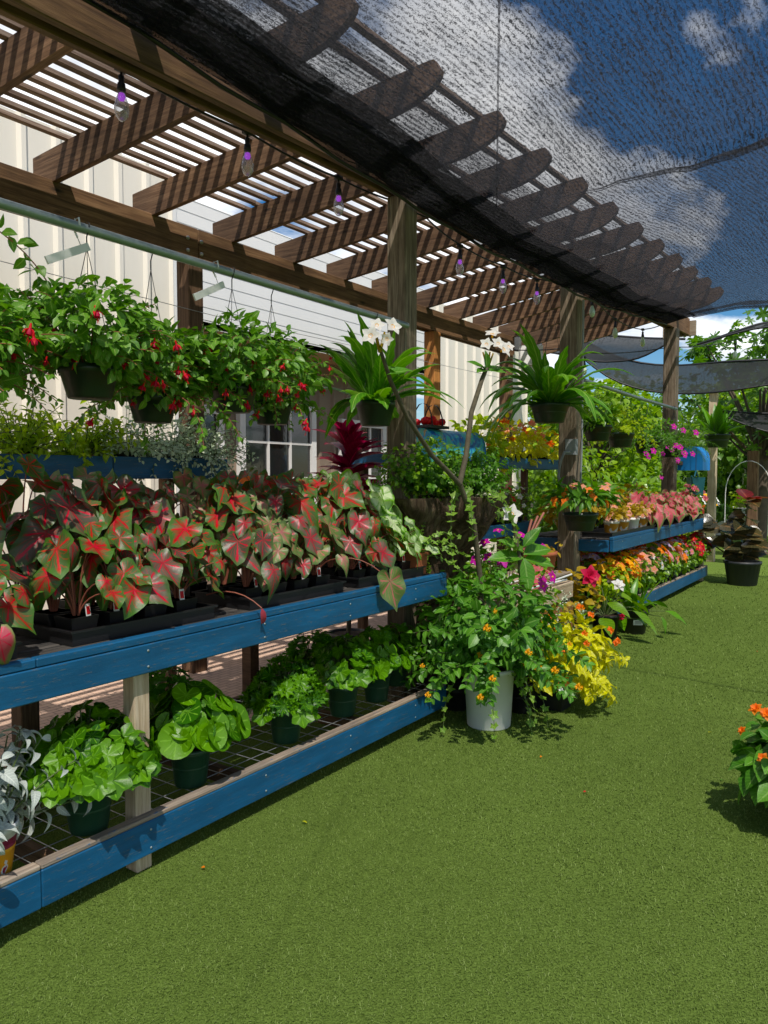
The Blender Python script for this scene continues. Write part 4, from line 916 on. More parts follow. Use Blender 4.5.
# crimson cordyline
t=thing('cordyline',(-3.55,4.62,0),'crimson red leaved cordyline left of the near post','potted plant'); pot(t,.15,.28,M['black_pot'])
g=G(); g.tube([(0,0,.25),(.02,0,.8),(0,.03,1.5)],[.02,.016,.012],7); g.build('trunk',M['bark'],t)
rg=np.random.default_rng(51); g=G(); n=60; a=rg.random(n)*6.28; hz=1.35+.42*rg.random(n); o=np.stack([np.cos(a),np.sin(a),0*a],1); P=np.stack([0*a,0*a,hz],1); D=o+np.array([0,0,1.])*(.2+1.0*(hz-1.35))[:,None]/.42*.9; g.leaves(LANCE,P,D+rg.normal(size=(n,3))*.25,np.array([0,0,1.])+o*-.3,.34*(.7+.5*rg.random(n))); g.build('foliage',L_['crim'],t)
# second raised shelf: coleus and a painted tin
def paintedtin():
    m,nt,_,_=newmat('painted tin'); v=ocoord(nt); n=noise(nt,v,7,2,.5,1.5); n2=noise(nt,v,16,2)
    c=ramp(nt,n,[(.36,(.01,.10,.42)),(.46,(.02,.33,.62)),(.52,(.05,.50,.52)),(.62,(.10,.45,.30))]); c=mixc(nt,ramp(nt,n2,[(.62,g3(0)),(.66,g3(1))]),c,(.45,.35,.15)); bsdf(nt,c,.35,.5); return m
M['tin']=paintedtin()
def mailbox(loc,l,w,h,label,mat,extra=True,bracket=None):
    """long tin with a half round end standing on its flat side"""
    t=thing('tin_mailbox',loc,label,'mailbox'); P=[(-w/2,0)]+[(-w/2*math.cos(k*PI/10),h*.45+h*.55*math.sin(k*PI/10)) for k in range(11)]+[(w/2,0)]
    n=len(P); V=[(x,s*l/2,z) for s in(-1,1) for x,z in P]+[(0,-l/2,h*.4),(0,l/2,h*.4)]; g=G(); g.add(V,[(i,(i+1)%n,n+(i+1)%n,n+i) for i in range(n)]); g.add(V,[(i,(i+1)%n,2*n) for i in range(n)]+[(n+(i+1)%n,n+i,2*n+1) for i in range(n)])
    g.build('body',M[mat],t,smooth=False)
    g=G(); g.tube([(x*1.02,l/2*1.003,z*1.01) for x,z in P],.006,5); g.build('rim',M['bluetin'],t)
    return t
tb=mailbox((-3.50,6.06,1.622),.95,.30,.30,'blue and green painted tin mailbox lying on the raised shelf beside the near post','tin')
g=G(); rg=np.random.default_rng(61)
for k in range(14): g.lathe([(0,-.03),(.022,-.022),(.032,0),(.022,.022),(0,.03)],(rg.uniform(-.05,.08),rg.uniform(-.42,.0),.305+.02*rg.random()),8)
rt_=thing('fruit_bowl',(-3.50,5.72,1.92),'small wire handled basket of red tomatoes on top of the painted tin','basket')
g=G()
for k in range(12): g.lathe([(0,-.035),(.026,-.025),(.038,0),(.026,.025),(0,.034)],(rg.uniform(-.07,.09),rg.uniform(-.14,.14),.045+.03*rg.random()),8)
g.build('tomatoes',M['f_red'],rt_); tag(rt_.children[0],kind='stuff')
G().box((0,0,.012),(.24,.34,.024)).build('tray',M['black_pot'],rt_,smooth=False)
for yy in(-.09,.09): G().tube([(.0+.10*math.cos(a),yy,.02+.20*math.sin(a)) for a in np.linspace(0,PI,9)],.006,5).build('handle',M['black'],rt_)
def coleus(loc,label,seed,ml='lime',n=150,r=(.24,.24,.20),tpl=OVALW,sz=.085,group=None,cz=.24,fl=None):
    t=thing('coleus',loc,label,'potted plant',group); pot(t,.11,.13,M['black_pot'],n=14); cloud(t,n,(0,0,cz),r,tpl,sz,L_[ml],seed,mstem=M['stem'])
    if fl: put_flowers(t,fl[0],dome(fl[1],(0,0,cz),r,seed),fl[2],seed)
    return t
CG='yellow and bronze coleus plants on the raised shelf'
coleus((-3.55,6.75,1.61),'yellow green coleus nearest the painted tin on the raised shelf',81,'lime',300,(.27,.30,.24),group=CG)
coleus((-3.52,7.22,1.61),'yellow and bronze coleus, second on the raised shelf',82,'yellow',200,(.27,.28,.24),group=CG,fl=('ball:f_orange',8,.08))
coleus((-3.50,7.72,1.61),'bronze and gold coleus left of the middle post',83,'yellow',200,(.27,.28,.24),group=CG,fl=('ball:f_salmon',9,.09))
coleus((-3.52,8.25,1.61),'bronze coleus hidden partly by the middle post',84,'yellow',200,group=CG,fl=('ball:f_orange',8,.08))
# third, lower shelf with small bedding plants
BG3='small bedding plants on the mid height shelf'
for i,(y,k,fk,cl_) in enumerate(((5.2,'begon','open:f_yellow','yellow'),(5.65,'begon','open:f_red','red'),(6.05,'lime','open:f_orange','orange'),(6.5,'begon','open:f_red','scarlet'),(6.9,'begon','open:f_white','white'))):
    t=coleus((-3.24,y,.965),f'small leafed bedding plant with {cl_} flowers on the mid height shelf',90+i,k,240,(.23,.23,.20),OVALW,.045,BG3,.25,(fk,9,.06))

# ================================================================== AROUND THE WHITE BUCKET
t=thing('flowering_vine',(-2.03,4.03,0),'bushy green vine with small yellow flowers in a white bucket on the turf','potted plant')
pot(t,.152,.36,M['white_pot'],.86,rim=.014,n=32)
ob,tips,nodes=archers(t,84,.58,.35,.10,OVAL,.082,L_['vine'],M['stem'],up=1.3,grav=2.0,step=.042,seed=401,whorl=3,lenvar=.5,zmin=.36)
cloud(t,420,(0,0,.66),(.36,.36,.24),OVAL,.082,L_['vine'],402,name='inner_leaves')
rg=np.random.default_rng(403); pts=[(p+o*.03+np.array([.01,-.01,.03]),(.6,-.7,.5)) for p,d,o in [nodes[i] for i in rg.permutation(len(nodes))] if (p[0]*.57-p[1]*.82)>.2 and p[2]>.25][:15]
put_flowers(t,'ball:f_yellow',pts,.042,5)
ob=archers(t,6,.62,.36,.13,IVY,.06,L_['ivy'],M['stem'],up=.35,grav=5.5,step=.06,seed=404,whorl=1,name='trailing_stems',az=(-1.9,.6))
# magenta flowered shrub behind it
t=thing('magenta_shrub',(-2.28,4.78,0),'small leafed shrub with magenta flowers behind the white bucket','shrub'); pot(t,.15,.28,M['black_pot'])
cloud(t,900,(0,0,.72),(.34,.36,.36),OVAL,.042,L_['begon'],411,mstem=M['stem']); put_flowers(t,'open:f_mag',dome(11,(0,-.02,.78),(.33,.36,.33),412),.085,6)
t=thing('leafy_shrub',(-2.62,4.72,0),'dark green leafy shrub under the driftwood planter behind the bucket','shrub'); pot(t,.15,.28,M['black_pot']); cloud(t,500,(0,0,.62),(.30,.40,.36),OVAL,.07,L_['vine'],413,mstem=M['stem'])
t=thing('leafy_shrub',(-2.36,4.22,0),'mid green shrub between the bench end and the white bucket','shrub'); pot(t,.13,.25,M['black_pot']); cloud(t,420,(0,0,.55),(.24,.28,.34),OVAL,.07,L_['vine'],414,mstem=M['stem'])
# driftwood planter
m,nt,_,_=newmat('driftwood'); v=ocoord(nt); n=noise(nt,mapping(nt,v,(6,6,2.2)),1.6,7,.7,1.5); bsdf(nt,ramp(nt,n,[(.32,(.02,.013,.008)),(.5,(.10,.065,.04)),(.7,(.26,.19,.13))]),.9,.2,n,1.,.05); M['drift']=m
t=thing('driftwood_planter',(-2.62,4.48,0),'brown driftwood stump planter with feathery green plants in front of the near post','planter')
g=G(); rg=np.random.default_rng(420); zs=np.linspace(0,1.36,26); rr=.20+.03*np.sin(zs*6)+.20*np.clip((zs-.98)/.36,0,1)**.7
th=np.arange(28)*2*PI/28; V=[]
for z,r in zip(zs,rr):
    for a in th: k=1+.13*math.sin(a*5+z*2)+.07*math.sin(a*9-z*5)+.05*math.sin(z*23+a*3); V.append((r*k*math.cos(a)*.85,r*k*math.sin(a)*1.25,z))
g.add(V,[(i*28+j,i*28+(j+1)%28,(i+1)*28+(j+1)%28,(i+1)*28+j) for i in range(25) for j in range(28)]); g.lathe([(.34,1.345),(.15,1.37),(0,1.375)],n=14); g.build('stump',M['drift'],t)
archers(t,74,.32,1.38,.16,OVALW,.042,L_['fern'],M['stem'],up=1.6,grav=1.0,step=.020,whorl=3,seed=421,center=(.04,-.26),zmin=1.37); 
archers(t,64,.34,1.38,.16,OVALW,.042,L_['fern'],M['stem'],up=1.5,grav=1.0,step=.020,whorl=3,seed=422,center=(.02,.34),name='far_foliage',zmin=1.36)
cloud(t,900,(.02,-.30,1.55),(.26,.32,.19),OVALW,.038,L_['begon'],423,name='inner_leaves'); cloud(t,700,(0,.36,1.52),(.24,.32,.15),OVALW,.036,L_['fern'],424,name='inner_leaves')
archers(t,5,.75,1.36,.1,IVY,.075,L_['ivy'],M['stem'],up=.8,grav=4.6,step=.05,seed=425,whorl=1,center=(.24,-.10),name='trailing_vine',az=(-1.4,.5))
# plumeria trees
def limb(g,P,r,m=0): g.tube(P,r,9,mat=m)
def whorl_leaves(g,p,n,size,seed,el=.55,tpl=BIGOVAL):
    rg=np.random.default_rng(seed); a=np.arange(n)*2.4+rg.random(); o=np.stack([np.cos(a),np.sin(a),0*a],1); g.leaves(tpl,np.tile(p,(n,1)),o+np.array([0,0,el])+rg.normal(size=(n,3))*.15,np.array([0,0,1.])-o*.4+rg.normal(size=(n,3))*.2,size*(.75+.4*rg.random(n)))
t=thing('plumeria_tree',(-2.25,4.36,0),'bare branched plumeria tree with white blossoms on two forked limbs','plumeria tree'); pot(t,.16,.28,M['black_pot'])
O=np.array([-2.25,4.36,0])
g=G(); limb(g,np.array([(-2.25,4.36,.22),(-2.25,4.34,.8),(-2.25,4.24,1.2),(-2.25,4.05,1.46)])-O,[.022,.019,.017,.016]); g.build('trunk',M['bark'],t)
g=G(); limb(g,np.array([(-2.25,4.05,1.45),(-2.25,3.90,1.53),(-2.25,3.72,1.62),(-2.25,3.46,1.82),(-2.25,3.30,2.0),(-2.25,3.20,2.16)])-O,[.016,.015,.014,.013,.012,.009]); g.build('branch',M['bark'],t)
g=G(); limb(g,np.array([(-2.25,4.05,1.45),(-2.25,4.13,1.62),(-2.25,4.2,1.9),(-2.25,4.34,2.12),(-2.25,4.42,2.22)])-O,[.018,.017,.016,.015,.013]); g.build('branch',M['bark'],t)
g=G(); 
for k,(d,s) in enumerate((((.2,.25,.12),.15),((.1,.3,-.1),.14),((.1,-.3,.3),.10))): g.leaves(BIGOVAL,[np.array([-2.25,3.26,2.03+.04*k])-O],[d],[(.4,-.5,.9)],s*1.1)
p=np.array([-2.25,4.40,2.18])-O
for d,s in (((-.4,-.8,.5),.16),((.1,-.9,.0),.15),((.5,.7,.1),.18),((.1,.9,.35),.2),((.3,-.4,.9),.14)): g.leaves(BIGOVAL,[p],[d],[(.4,-.4,.8)],s)
g.build('foliage',L_['vine'],t)
g=G()
for base,k in ((np.array([-2.25,3.20,2.14])-O,0),(np.array([-2.25,4.42,2.2])-O,1)):
    for j in range(4):
        a=j*1.6+k; g.tube([base,base+np.array([.03*math.cos(a),.05*math.sin(a),.10])],[.009,.005],6)
g.build('flower_stalks',M['bronze'] if 'bronze' in M else L_['bronze'],t)
pts=[((-2.22,3.13,2.26),(.6,-.6,.5)),((-2.2,3.24,2.27),(.8,-.3,.4)),((-2.2,3.19,2.20),(.5,-.5,-.1)),((-2.22,3.08,2.20),(.4,-.9,.3))]
pts2=[((-2.2,4.30,2.33),(.4,-.7,.4)),((-2.18,4.42,2.35),(.7,-.6,.4)),((-2.2,4.54,2.33),(.8,-.1,.4)),((-2.2,4.62,2.36),(.6,-.4,.5)),((-2.24,4.46,2.42),(.3,-.5,.9))]
put_flowers(t,'plum:f_white',[(np.array(p)-O,n) for p,n in pts],.078,1); put_flowers(t,'plum:f_white',[(np.array(p)-O,n) for p,n in pts2],.095,2)
t=thing('plumeria_tree',(-1.98,4.40,0),'short plumeria seedling with broad green leaves and one white blossom','plumeria tree'); pot(t,.11,.2,M['black_pot'])
O=np.array([-1.98,4.40,0])
g=G(); limb(g,[(0,0,.15),(0,.02,.6),(-.02,-.02,1.0),(-.05,-.06,1.22)],[.016,.014,.012,.009]); g.build('trunk',M['bark'],t)
g=G(); 
for d,s,z in (((.45,.9,.25),.27,1.0),((.6,.8,-.08),.27,.97),((-.6,-.9,.15),.26,.98),((.35,-.2,-.9),.24,.98),((-.5,-.7,.55),.2,1.02),((.1,.1,-.9),.2,.95),((.5,.3,.8),.18,1.05)): g.leaves(BIGOVAL,[(0,0,z)],[d],[(.5,-.5,.9)],s*1.0)
g.build('foliage',L_['vine'],t); put_flowers(t,'plum:f_white',[((-.04,-.10,1.26),(.6,-.7,.4)),],.10,4)
g=G()
for k in range(3): g.tube([(0,.0,1.03),(.01+.02*k,.10+.05*k,1.22+.02*k)],[.006,.009],6)
g.build('bud_stalks',M['rstem'],t)
# wooden crate with pale slats
t=thing('wooden_crate',(-2.5,5.45,0),'wooden crate with pale thin sticks and coral leaves on top behind the yellow croton','crate')
for z in (.08,.24,.40,.55):
    plank('slat',(-.24,-.55,z),(-.24,.55,z),.018,.11,M['grey'],t); plank('slat',(.24,-.55,z),(.24,.55,z),.018,.11,M['orange'] if z in(.24,.40) else M['pale'],t); plank('slat',(-.235,-.56,z),(.235,-.56,z),.018,.11,M['pale'],t)
for x in(-.2,.2):
    for y in(-.52,.52): plank('leg',(x,y,0),(x,y,.60),.05,.05,M['grey'],t,upv=(0,1,0))
plank('lid',(0,-.56,.615),(0,.56,.615),.50,.022,M['pale'],t)
g=G(); rg=np.random.default_rng(430)
for k in range(12):
    y0=rg.uniform(-.5,-.1); x0=-.2+.04*k; o=G().tube([(x0,y0,.64+.012*(k%3)),(x0+rg.normal()*.04,y0+.55+.3*rg.random(),.65+.02*(k%3))],.009,5).build('stick',M['label'] if k%2 else M['pale'],t)
g=G(); g.leaves(HEARTF,[(.1,.2,.72),(.0,.42,.73),(.15,-.1,.71)],[(.6,.5,-.2),(.5,.6,.1),(.6,-.6,-.2)],[(.3,-.3,1)]*3,.2); g.build('coral_leaves',L_['cal_pink'],t)
t=thing('silver_trailer',(-2.15,5.35,0),'wispy silver trailing plant in a dark pot beside the wooden crate','potted plant'); pot(t,.15,.30,M['black_pot']); archers(t,34,.42,.29,.06,OVAL,.03,L_['dusty'],M['stem'],up=1.3,grav=3.0,step=.03,seed=431)
cloud(t,60,(0,0,.40),(.2,.2,.14),OVALW,.07,L_['bronze'],432,name='bronze_leaves')
t=thing('plant_stand',(-2.75,6.3,0),'low wooden stand holding a terracotta pot left of the middle post','stand')
for x in(-.2,.2):
    for y in(-.3,.3): plank('leg',(x,y,0),(x,y,.60),.05,.05,M['brown'],t,upv=(0,1,0))
for k in range(4): plank('top_board',(-.18+.12*k,-.34,.612),(-.18+.12*k,.34,.612),.11,.022,M['grey'],t)
t=thing('terracotta_pot',(-2.68,6.32,.625),'empty looking round terracotta pot on the low stand','pot'); pot(t,.145,.20,M['terra'],.78,rim=.02); cloud(t,24,(0,.1,.2),(.14,.16,.06),OVAL,.06,L_['bronze'],433)
# yellow croton
t=thing('yellow_croton',(-1.84,4.58,0),'bright yellow croton with red tips in a black pot on the turf','potted plant')
square_pot(t,.21,.20,M['black_pot']); G().box((0,0,.197),(.19,.19,.008)).build('soil',M['soil'],t,smooth=False)
archers(t,44,.36,.16,.05,CROTON,.12,L_['yellow'],M['stem'],up=1.05,grav=1.9,step=.05,seed=441,whorl=3,center=(.06,.05),zmin=.24); cloud(t,240,(.07,.02,.39),(.24,.26,.17),CROTON,.12,L_['yellow'],442,name='inner_leaves')
put_flowers(t,'ball:f_orange',dome(10,(.06,-.0,.42),(.33,.34,.24),443),.055,3)
o=G().box((0,0,0),(.004,.085,.06)).build('price_label',M['f_orange'],t,smooth=False); o.location=(.13,-.17,.22); o.rotation_euler=(0,-.3,-.6)
G().box((.0,0,-.042),(.0042,.085,.022)).build('label_strip',M['label'],o,smooth=False); G().box((.0035,.01,-.042),(.001,.05,.005)).build('print',M['black'],o,smooth=False)
# two black pots by the middle post
t=thing('anthurium',(-2.26,6.85,0),'black pot with a crimson bloom and a white cyclamen flower by the middle post','potted plant'); pot(t,.125,.22,M['black_pot'],.8)
stalked(t,26,.2,.30,.28,BIGOVAL,.24,L_['begon'],M['stem'],seed=451,low=0,tiltup=.8)
put_flowers(t,'rose:f_crim',[((-.05,-.28,.60),(.8,-.6,.3))],.21,1,name='crimson_bloom'); put_flowers(t,'rose:f_white',[((.12,.0,.50),(.6,-.5,.7))],.16,2,name='white_bloom'); put_flowers(t,'rose:f_crim',[((.14,.05,.20),(.8,-.6,.1))],.10,3,name='crimson_bloom')
g=G(); g.tube(bez((0,0,.2),(-.02,-.2,.45),(-.05,-.28,.6)),.004,5); g.tube(bez((0,0,.2),(.1,0,.4),(.12,0,.5)),.004,5); g.build('flower_stems',M['stem'],t)
t=thing('dragon_plant',(-2.10,7.22,0),'small black pot with white price label and arching strap leaves on the turf','potted plant'); pot(t,.13,.22,M['black_pot'],.8)
straps(t,16,.42,.2,452,w=.026,up=1.3,grav=2.6,scal=0); stalked(t,7,.2,.30,.16,BIGOVAL,.2,L_['geran'],M['stem'],seed=453)
o=G().box((0,0,0),(.003,.09,.05)).build('price_label',M['label'],t,smooth=False); o.location=(.066,-.098,.12); o.rotation_euler=(0,.12,-.98)
for k in range(3): G().box((.0022,0,.012-.012*k),(.001,.06,.004)).build('print_line',M['ribs'],o,smooth=False)
t=thing('leafy_pot',(-2.50,6.62,0),'dark pot of salmon and yellow leaves in the shade left of the crimson bloom','potted plant'); pot(t,.13,.22,M['black_pot'],.8); cloud(t,150,(0,0,.42),(.24,.24,.2),OVALW,.09,L_['bronze'],454,mstem=M['stem']); put_flowers(t,'open:f_salmon',dome(4,(0,0,.45),(.22,.22,.2),455),.08,4)

# ================================================================== FAR BENCH
T2=.893
tray((-2.50,8.05,T2),.30,1.5,'black tray of printed cups at the near end of the far bench',.05)
m,nt,_,_=newmat('cup print'); tc=nd(nt,'ShaderNodeTexCoord'); sp=nd(nt,'ShaderNodeSeparateXYZ'); nt.links.new(tc.outputs['Object'],sp.inputs[0]); h=val(nt,'DIVIDE',sp.outputs[2],.14)
c=ramp(nt,h,[(0,(.62,.60,.56)),(.16,(.66,.30,.03)),(.80,(.68,.34,.05)),(.84,(.70,.69,.66)),(1,(.7,.7,.68))]); c.node.color_ramp.interpolation='CONSTANT'
f=val(nt,'GREATER_THAN',noise(nt,mapping(nt,tc.outputs['Object'],(14,14,14)),1.1,1,.4),.56); c=mixc(nt,f,c,(.72,.70,.64)); bsdf(nt,c,.4,.4); M['cup']=m
cups=((7.52,'orange','cup'),(7.86,'orange','cup'),(8.22,'white','white_pot'),(8.56,'orange','cup'))
for i,(y,cn,cm) in enumerate(cups):
    t=thing('cup_plant',(-2.43,y,T2+.012),f'small blush succulent in {["an orange printed cup at the near corner of the far bench","an orange printed cup, second from the corner","a plain white cup, third from the corner","an orange printed cup beside the pink caladiums"][i]}','potted plant','cups of small plants on the far bench'); pot(t,.075,.14,M[cm],.8)
    cloud(t,90,(0,0,.19),(.15,.15,.09),OVALW,.055,L_['bronze'],500+i,hemi=True); put_flowers(t,'open:f_salmon',dome(6,(0,0,.17),(.15,.15,.12),510+i),.07,i)
for i in range(5):
    y=7.5+i*.55; t=thing('coleus',(-2.85,y,T2),f'green and bronze leafy plant, {ordn[i] if i<4 else "fifth"} in the back row of the far bench','potted plant','leafy plants at the back of the far bench'); pot(t,.10,.14,M['black_pot'],n=14); cloud(t,170,(0,0,.28),(.27,.28,.20),OVALW,.085,L_[('bronze','begon','bronze','begon','bronze')[i]],520+i,mstem=M['stem'])
    if i in(0,2): put_flowers(t,'open:f_salmon',dome(8,(0,0,.28),(.27,.28,.2),530+i),.07,i)
for i in range(9):
    y=8.75+i*.235; cid+=1
    caladium((-2.42-.16*(i%2),y,T2),'pink',f'pink caladium, number {["one","two","three","four","five","six","seven","eight","nine"][i]} along the far bench',cid,n=16,R_=.17,H=.27,size=.135,group='pink caladiums along the far bench')
for i,(y,k,f_) in enumerate(((10.85,'begon','ball:f_pink'),(11.12,'begon','ball:f_pink'))):
    coleus((-2.45,y,T2),['pink flowered bushy plant after the last pink caladium','pink flowered bushy plant at the very end of the far bench'][i],540+i,k,150,(.17,.17,.2),OVALW,.05,'pink flowered plants at the far end',.27,(f_,9,.08))
t=thing('red_box',(-2.42,11.32,T2),'small bright red box at the end corner of the far bench','box'); G().box((0,0,.10),(.14,.14,.12)).build('box',M['f_red'],t,smooth=False); G().box((0,0,.18),(.16,.16,.03)).build('lid',M['f_orange'],t,smooth=False); G().box((0,0,.02),(.12,.12,.04)).build('base',M['f_red'],t,smooth=False)
# lower tier: rows of bedding plants
protos={}
cols=[('f_orange','orange'),('f_red','red'),('f_lilac','lilac'),('f_pink','pink'),('f_yellow','yellow'),('f_white','white'),('f_salmon','salmon')]
n_in={}
for rI,x in enumerate((-2.42,-2.62,-2.84)):
    for j in range(18):
        y=7.40+j*.225+.05*rI; fpos=j/17
        pool=['f_orange','f_yellow','f_orange','f_salmon'] if fpos<.35 else (['f_lilac','f_pink','f_orange','f_white','f_salmon'] if fpos<.72 else ['f_red','f_red','f_pink','f_red'])
        if fpos<.5 and rI==1: pool=['f_lilac','f_red','f_pink']
        fk=random.choice(pool)
        cn=dict(cols)[fk]
        rown=['front','middle','rear'][rI]; n_in[(rI,fk)]=n_in.get((rI,fk),0)+1
        lb=f'{cn} bedding plant, {rown} row under the far bench, number {["one","two","three","four","five","six","seven","eight","nine","ten","eleven","twelve","thirteen","fourteen","fifteen","sixteen","seventeen","eighteen"][j]}'
        if fk not in protos:
            t=thing('bedding_plant',(x,y,LZ),lb,'bedding plant','bedding plants under the far bench')
            G().box((0,0,.045),(.10,.10,.09),taper=.85).build('pot',M['black_pot'],t,smooth=False)
            cloud(t,150,(0,0,.25),(.165,.165,.19),OVALW,.065,L_['begon' if fk!='f_yellow' else 'lime'],550+j,hemi=False)
            put_flowers(t,'open:'+fk,dome(17,(0,0,.27),(.18,.18,.21),560+j,front=False),.10,j)
            protos[fk]=t
        else: dup(protos[fk],(x,y,LZ),random.random()*6,lb,s=random.uniform(.9,1.15))
# watering can and blue tin by the last post
t=thing('watering_can',(-2.40,11.05,1.24),'teal watering can hanging from a hook beside the last post','watering can')
G().box((0,0,.12),(.20,.20,.24),.5,taper=.8).build('body',M['teal'],t,smooth=False); G().tube([(.0,-.1,.05),(0,-.2,.18),(0,-.24,.26)],[.025,.016,.014],8).build('spout',M['teal'],t); G().tube([(0,.09,.1),(0,.14,.26),(0,.0,.33),(0,-.08,.25)],.010,6).build('handle',M['teal'],t); G().tube([(0,0,.33),(0,0,.75),(-.2,-.1,1.18)],.004,4).build('hanger',M['wire'],t)
tb=mailbox((-2.50,11.35,1.58),.30,.42,.36,'bright blue tin mailbox fixed to the last pergola post','bluetin',rz if False else None) if False else mailbox((-2.50,11.35,1.58),.42,.34,.34,'bright blue tin mailbox fixed to the last pergola post','bluetin')
G().box((-.12,-.25,.1),(.05,.30,.05)).build('bracket',M['brown'],tb,smooth=False)
# rubber plant
t=thing('rubber_plant',(-1.82,11.3,0),'dark leaved rubber plant in a ribbed charcoal pot on the turf','potted plant'); pot(t,.23,.33,M['ribs'],.80,rim=.02,n=40,ribs=.02)
g=G(); 
for k,(a,b) in enumerate((((0,0,.3),(.05,.0,1.15)),((0,.02,.3),(-.38,-.1,.9)),((0,-.02,.3),(.26,.1,.75)),((0,.02,.3),(-.55,.1,.62)))): g.tube(bez(a,(a[0]+(b[0]-a[0])*.3,a[1],b[2]*.6),b,7),[.013,.012,.011,.01,.009,.008,.006],6)
g.build('stems',M['bark'],t)
g=G(); rg=np.random.default_rng(600)
for cx_,cy_,z0,z1,nn in ((.04,0,.55,1.2,14),(-.38,-.08,.45,.92,13),(.25,.08,.4,.78,10),(-.55,.08,.38,.66,12)):
    for i in range(nn):
        f=i/nn; a=rg.random()*6.28; z=z0+(z1-z0)*f; o=np.array([math.cos(a),math.sin(a),.35]); g.leaves(OVALW,[(cx_*f,cy_*f,z)],[o+np.array([0,0,-.35])],[(.35+.2*rg.normal(),-.75,.75)],.30*(.8+.4*rg.random()))
g.build('foliage',L_['rubber'],t)
g=G()
for a,s in ((.4,.28),(2.2,.30),(4.4,.26),(5.6,.24)): o=np.array([math.cos(a),math.sin(a),.9 if s>.29 else .3]); g.leaves(OVALW,[(.05,0,1.17)],[o],[(-o[0],-o[1],.9)],s*1.1)
g.build('young_leaves',L_['rubred'],t)
# plant at the right edge
t=thing('orange_flowered_plant',(-.315,3.62,0),'dark green leafy plant with orange flowers in a black pot at the right edge','potted plant',s=.95); pot(t,.14,.24,M['black_pot'])
cloud(t,330,(0,0,.32),(.22,.22,.17),OVALW,.10,L_['vine'],612)
stalked(t,120,.22,.26,.24,OVALW,.12,L_['vine'],M['stem'],seed=611,low=-.2,tiltup=.7,name='outer_leaves')
put_flowers(t,'rose:f_orange',[((-.16,-.06,.50),(0,-.8,.7)),((-.22,.06,.48),(-.3,-.6,.8)),((-.09,.03,.53),(0,-.4,1)),((-.15,-.20,.34),(-.2,-.9,.6)),((.06,-.14,.50),(.2,-.7,.8)),((-.05,-.17,.44),(0,-.9,.6)),((.02,-.24,.36),(0,-.9,.4)),((-.26,-.05,.40),(-.5,-.6,.6))],.062,5)

# ================================================================== BEYOND THE FAR BENCH
HG='leafy plants growing in a bank behind the far bench'
bank=[(-3.75,9.9,'tree',1.15,.55),(-3.9,10.9,'lime',1.25,.6),(-3.65,11.9,'begon',1.2,.6),(-4.6,11.2,'tree',1.6,.7),(-3.7,13.1,'lime',1.3,.7),(-4.9,12.6,'lime',1.8,.8),(-4.3,14.2,'begon',1.5,.8),(-5.6,13.9,'tree',2.1,.9),(-4.0,15.2,'lime',.9,.5),(-4.2,16.2,'tree',1.5,.8)]
bl=['low dark green','low lime green','low mid green','mid green','lime green','tall yellow green','broad leafed green','tall dark green','small lime green','rounded green']
for i,(x,y,k,h,r) in enumerate(bank):
    t=thing('leafy_bush',(x,y,0),f'{bl[i]} bush in the bank behind the far bench, {["first","second","third","fourth","fifth","sixth","seventh","eighth","ninth","tenth"][i]} from the left','bush',HG)
    cloud(t,int(950*r),(0,0,h*.52),(r,r,h*.52),(BIGOVAL,OVALW,LANCE2)[i%3],(.22,.12,.27)[i%3],L_['limetree' if k=='lime' else k],700+i,shell=.5); g=G(); g.tube([(0,0,0),(.03,0,h*.6)],[.03,.02],6); g.build('stem',M['trunk'],t)
def tree(loc,h,r,label,seed,ml='tree',n=1400,ls=.30,tpl=OVALW,th=.35,clumps=16,nm='tree',group='trees beyond the nursery'):
    """trunk, limbs to clumps, and leaves clustered round each clump with gaps between"""
    t=thing(nm,loc,label,'tree',group); rg=np.random.default_rng(seed); g=G(); g.tube([(0,0,0),(.05*h*rg.normal()*.3,0,h*.35),(0,0,h*.62)],[.035*h,.025*h,.015*h],8)
    lf=G(); C=[]
    for i in range(clumps):
        q=unit(rg.normal(size=3)); c=np.array([q[0]*r*.85,q[1]*r*.85,h*(th+(1-th)/2)+q[2]*h*(1-th)*.5]); C.append(c); g.tube(bez((0,0,h*.4),(c[0]*.3,c[1]*.3,c[2]*.7),c,5),[.012*h,.009*h,.007*h,.005*h,.003*h],5)
        m_=n//clumps; cr=r*(.26+.22*rg.random()); qq=unit(rg.normal(size=(m_,3))); P=c+qq*(rg.random(m_)**.45*cr)[:,None]*np.array([1,1,.75])
        lf.leaves(tpl,P,qq+[0,0,-.4]+rg.normal(size=(m_,3))*.5,qq*.5+[0,0,1]+rg.normal(size=(m_,3))*.4,ls*(.6+.8*rg.random(m_)))
    g.build('trunk',M['trunk'],t); lf.build('crown',L_[ml],t); return t
TL=[(-11.5,24,4.7,2.3,'pale green tree seen just right of the middle post','limetree'),(-9.0,26,4.4,2.2,'round green tree left of the last post beyond the bank','tree'),(-7.6,22,4.0,1.9,'short leafy tree behind the last post','limetree'),(-6.3,27,4.4,2.4,'leafy tree showing between the last post and the pale pole','tree'),(-4.9,29,4.4,2.2,'yellow green tree behind the lounge chairs','limetree'),(-3.2,26,4.7,2.3,'dense green tree at the right edge behind the picket fence','tree'),(-1.2,25,4.8,2.4,'green tree beyond the right edge','treed'),(-2.6,33,5.6,3.0,'tall back row tree at the right','treed'),(-8.6,33,5.0,3.2,'tall back row tree behind the last post','treed'),(-13.5,31,5.0,3.2,'tall back row tree at the left of the gap','treed')]
for i,(x,y,h,r,lb,k) in enumerate(TL): tree((x,y,0),h,r,lb,800+i,k,4200,.21,th=.08,clumps=30)
tree((-2.5,17.3,0),4.6,1.7,'tall palmate leaved tree whose leaf fans show against the sky at upper right',830,'treed',520,.27,PALM,.5,22)
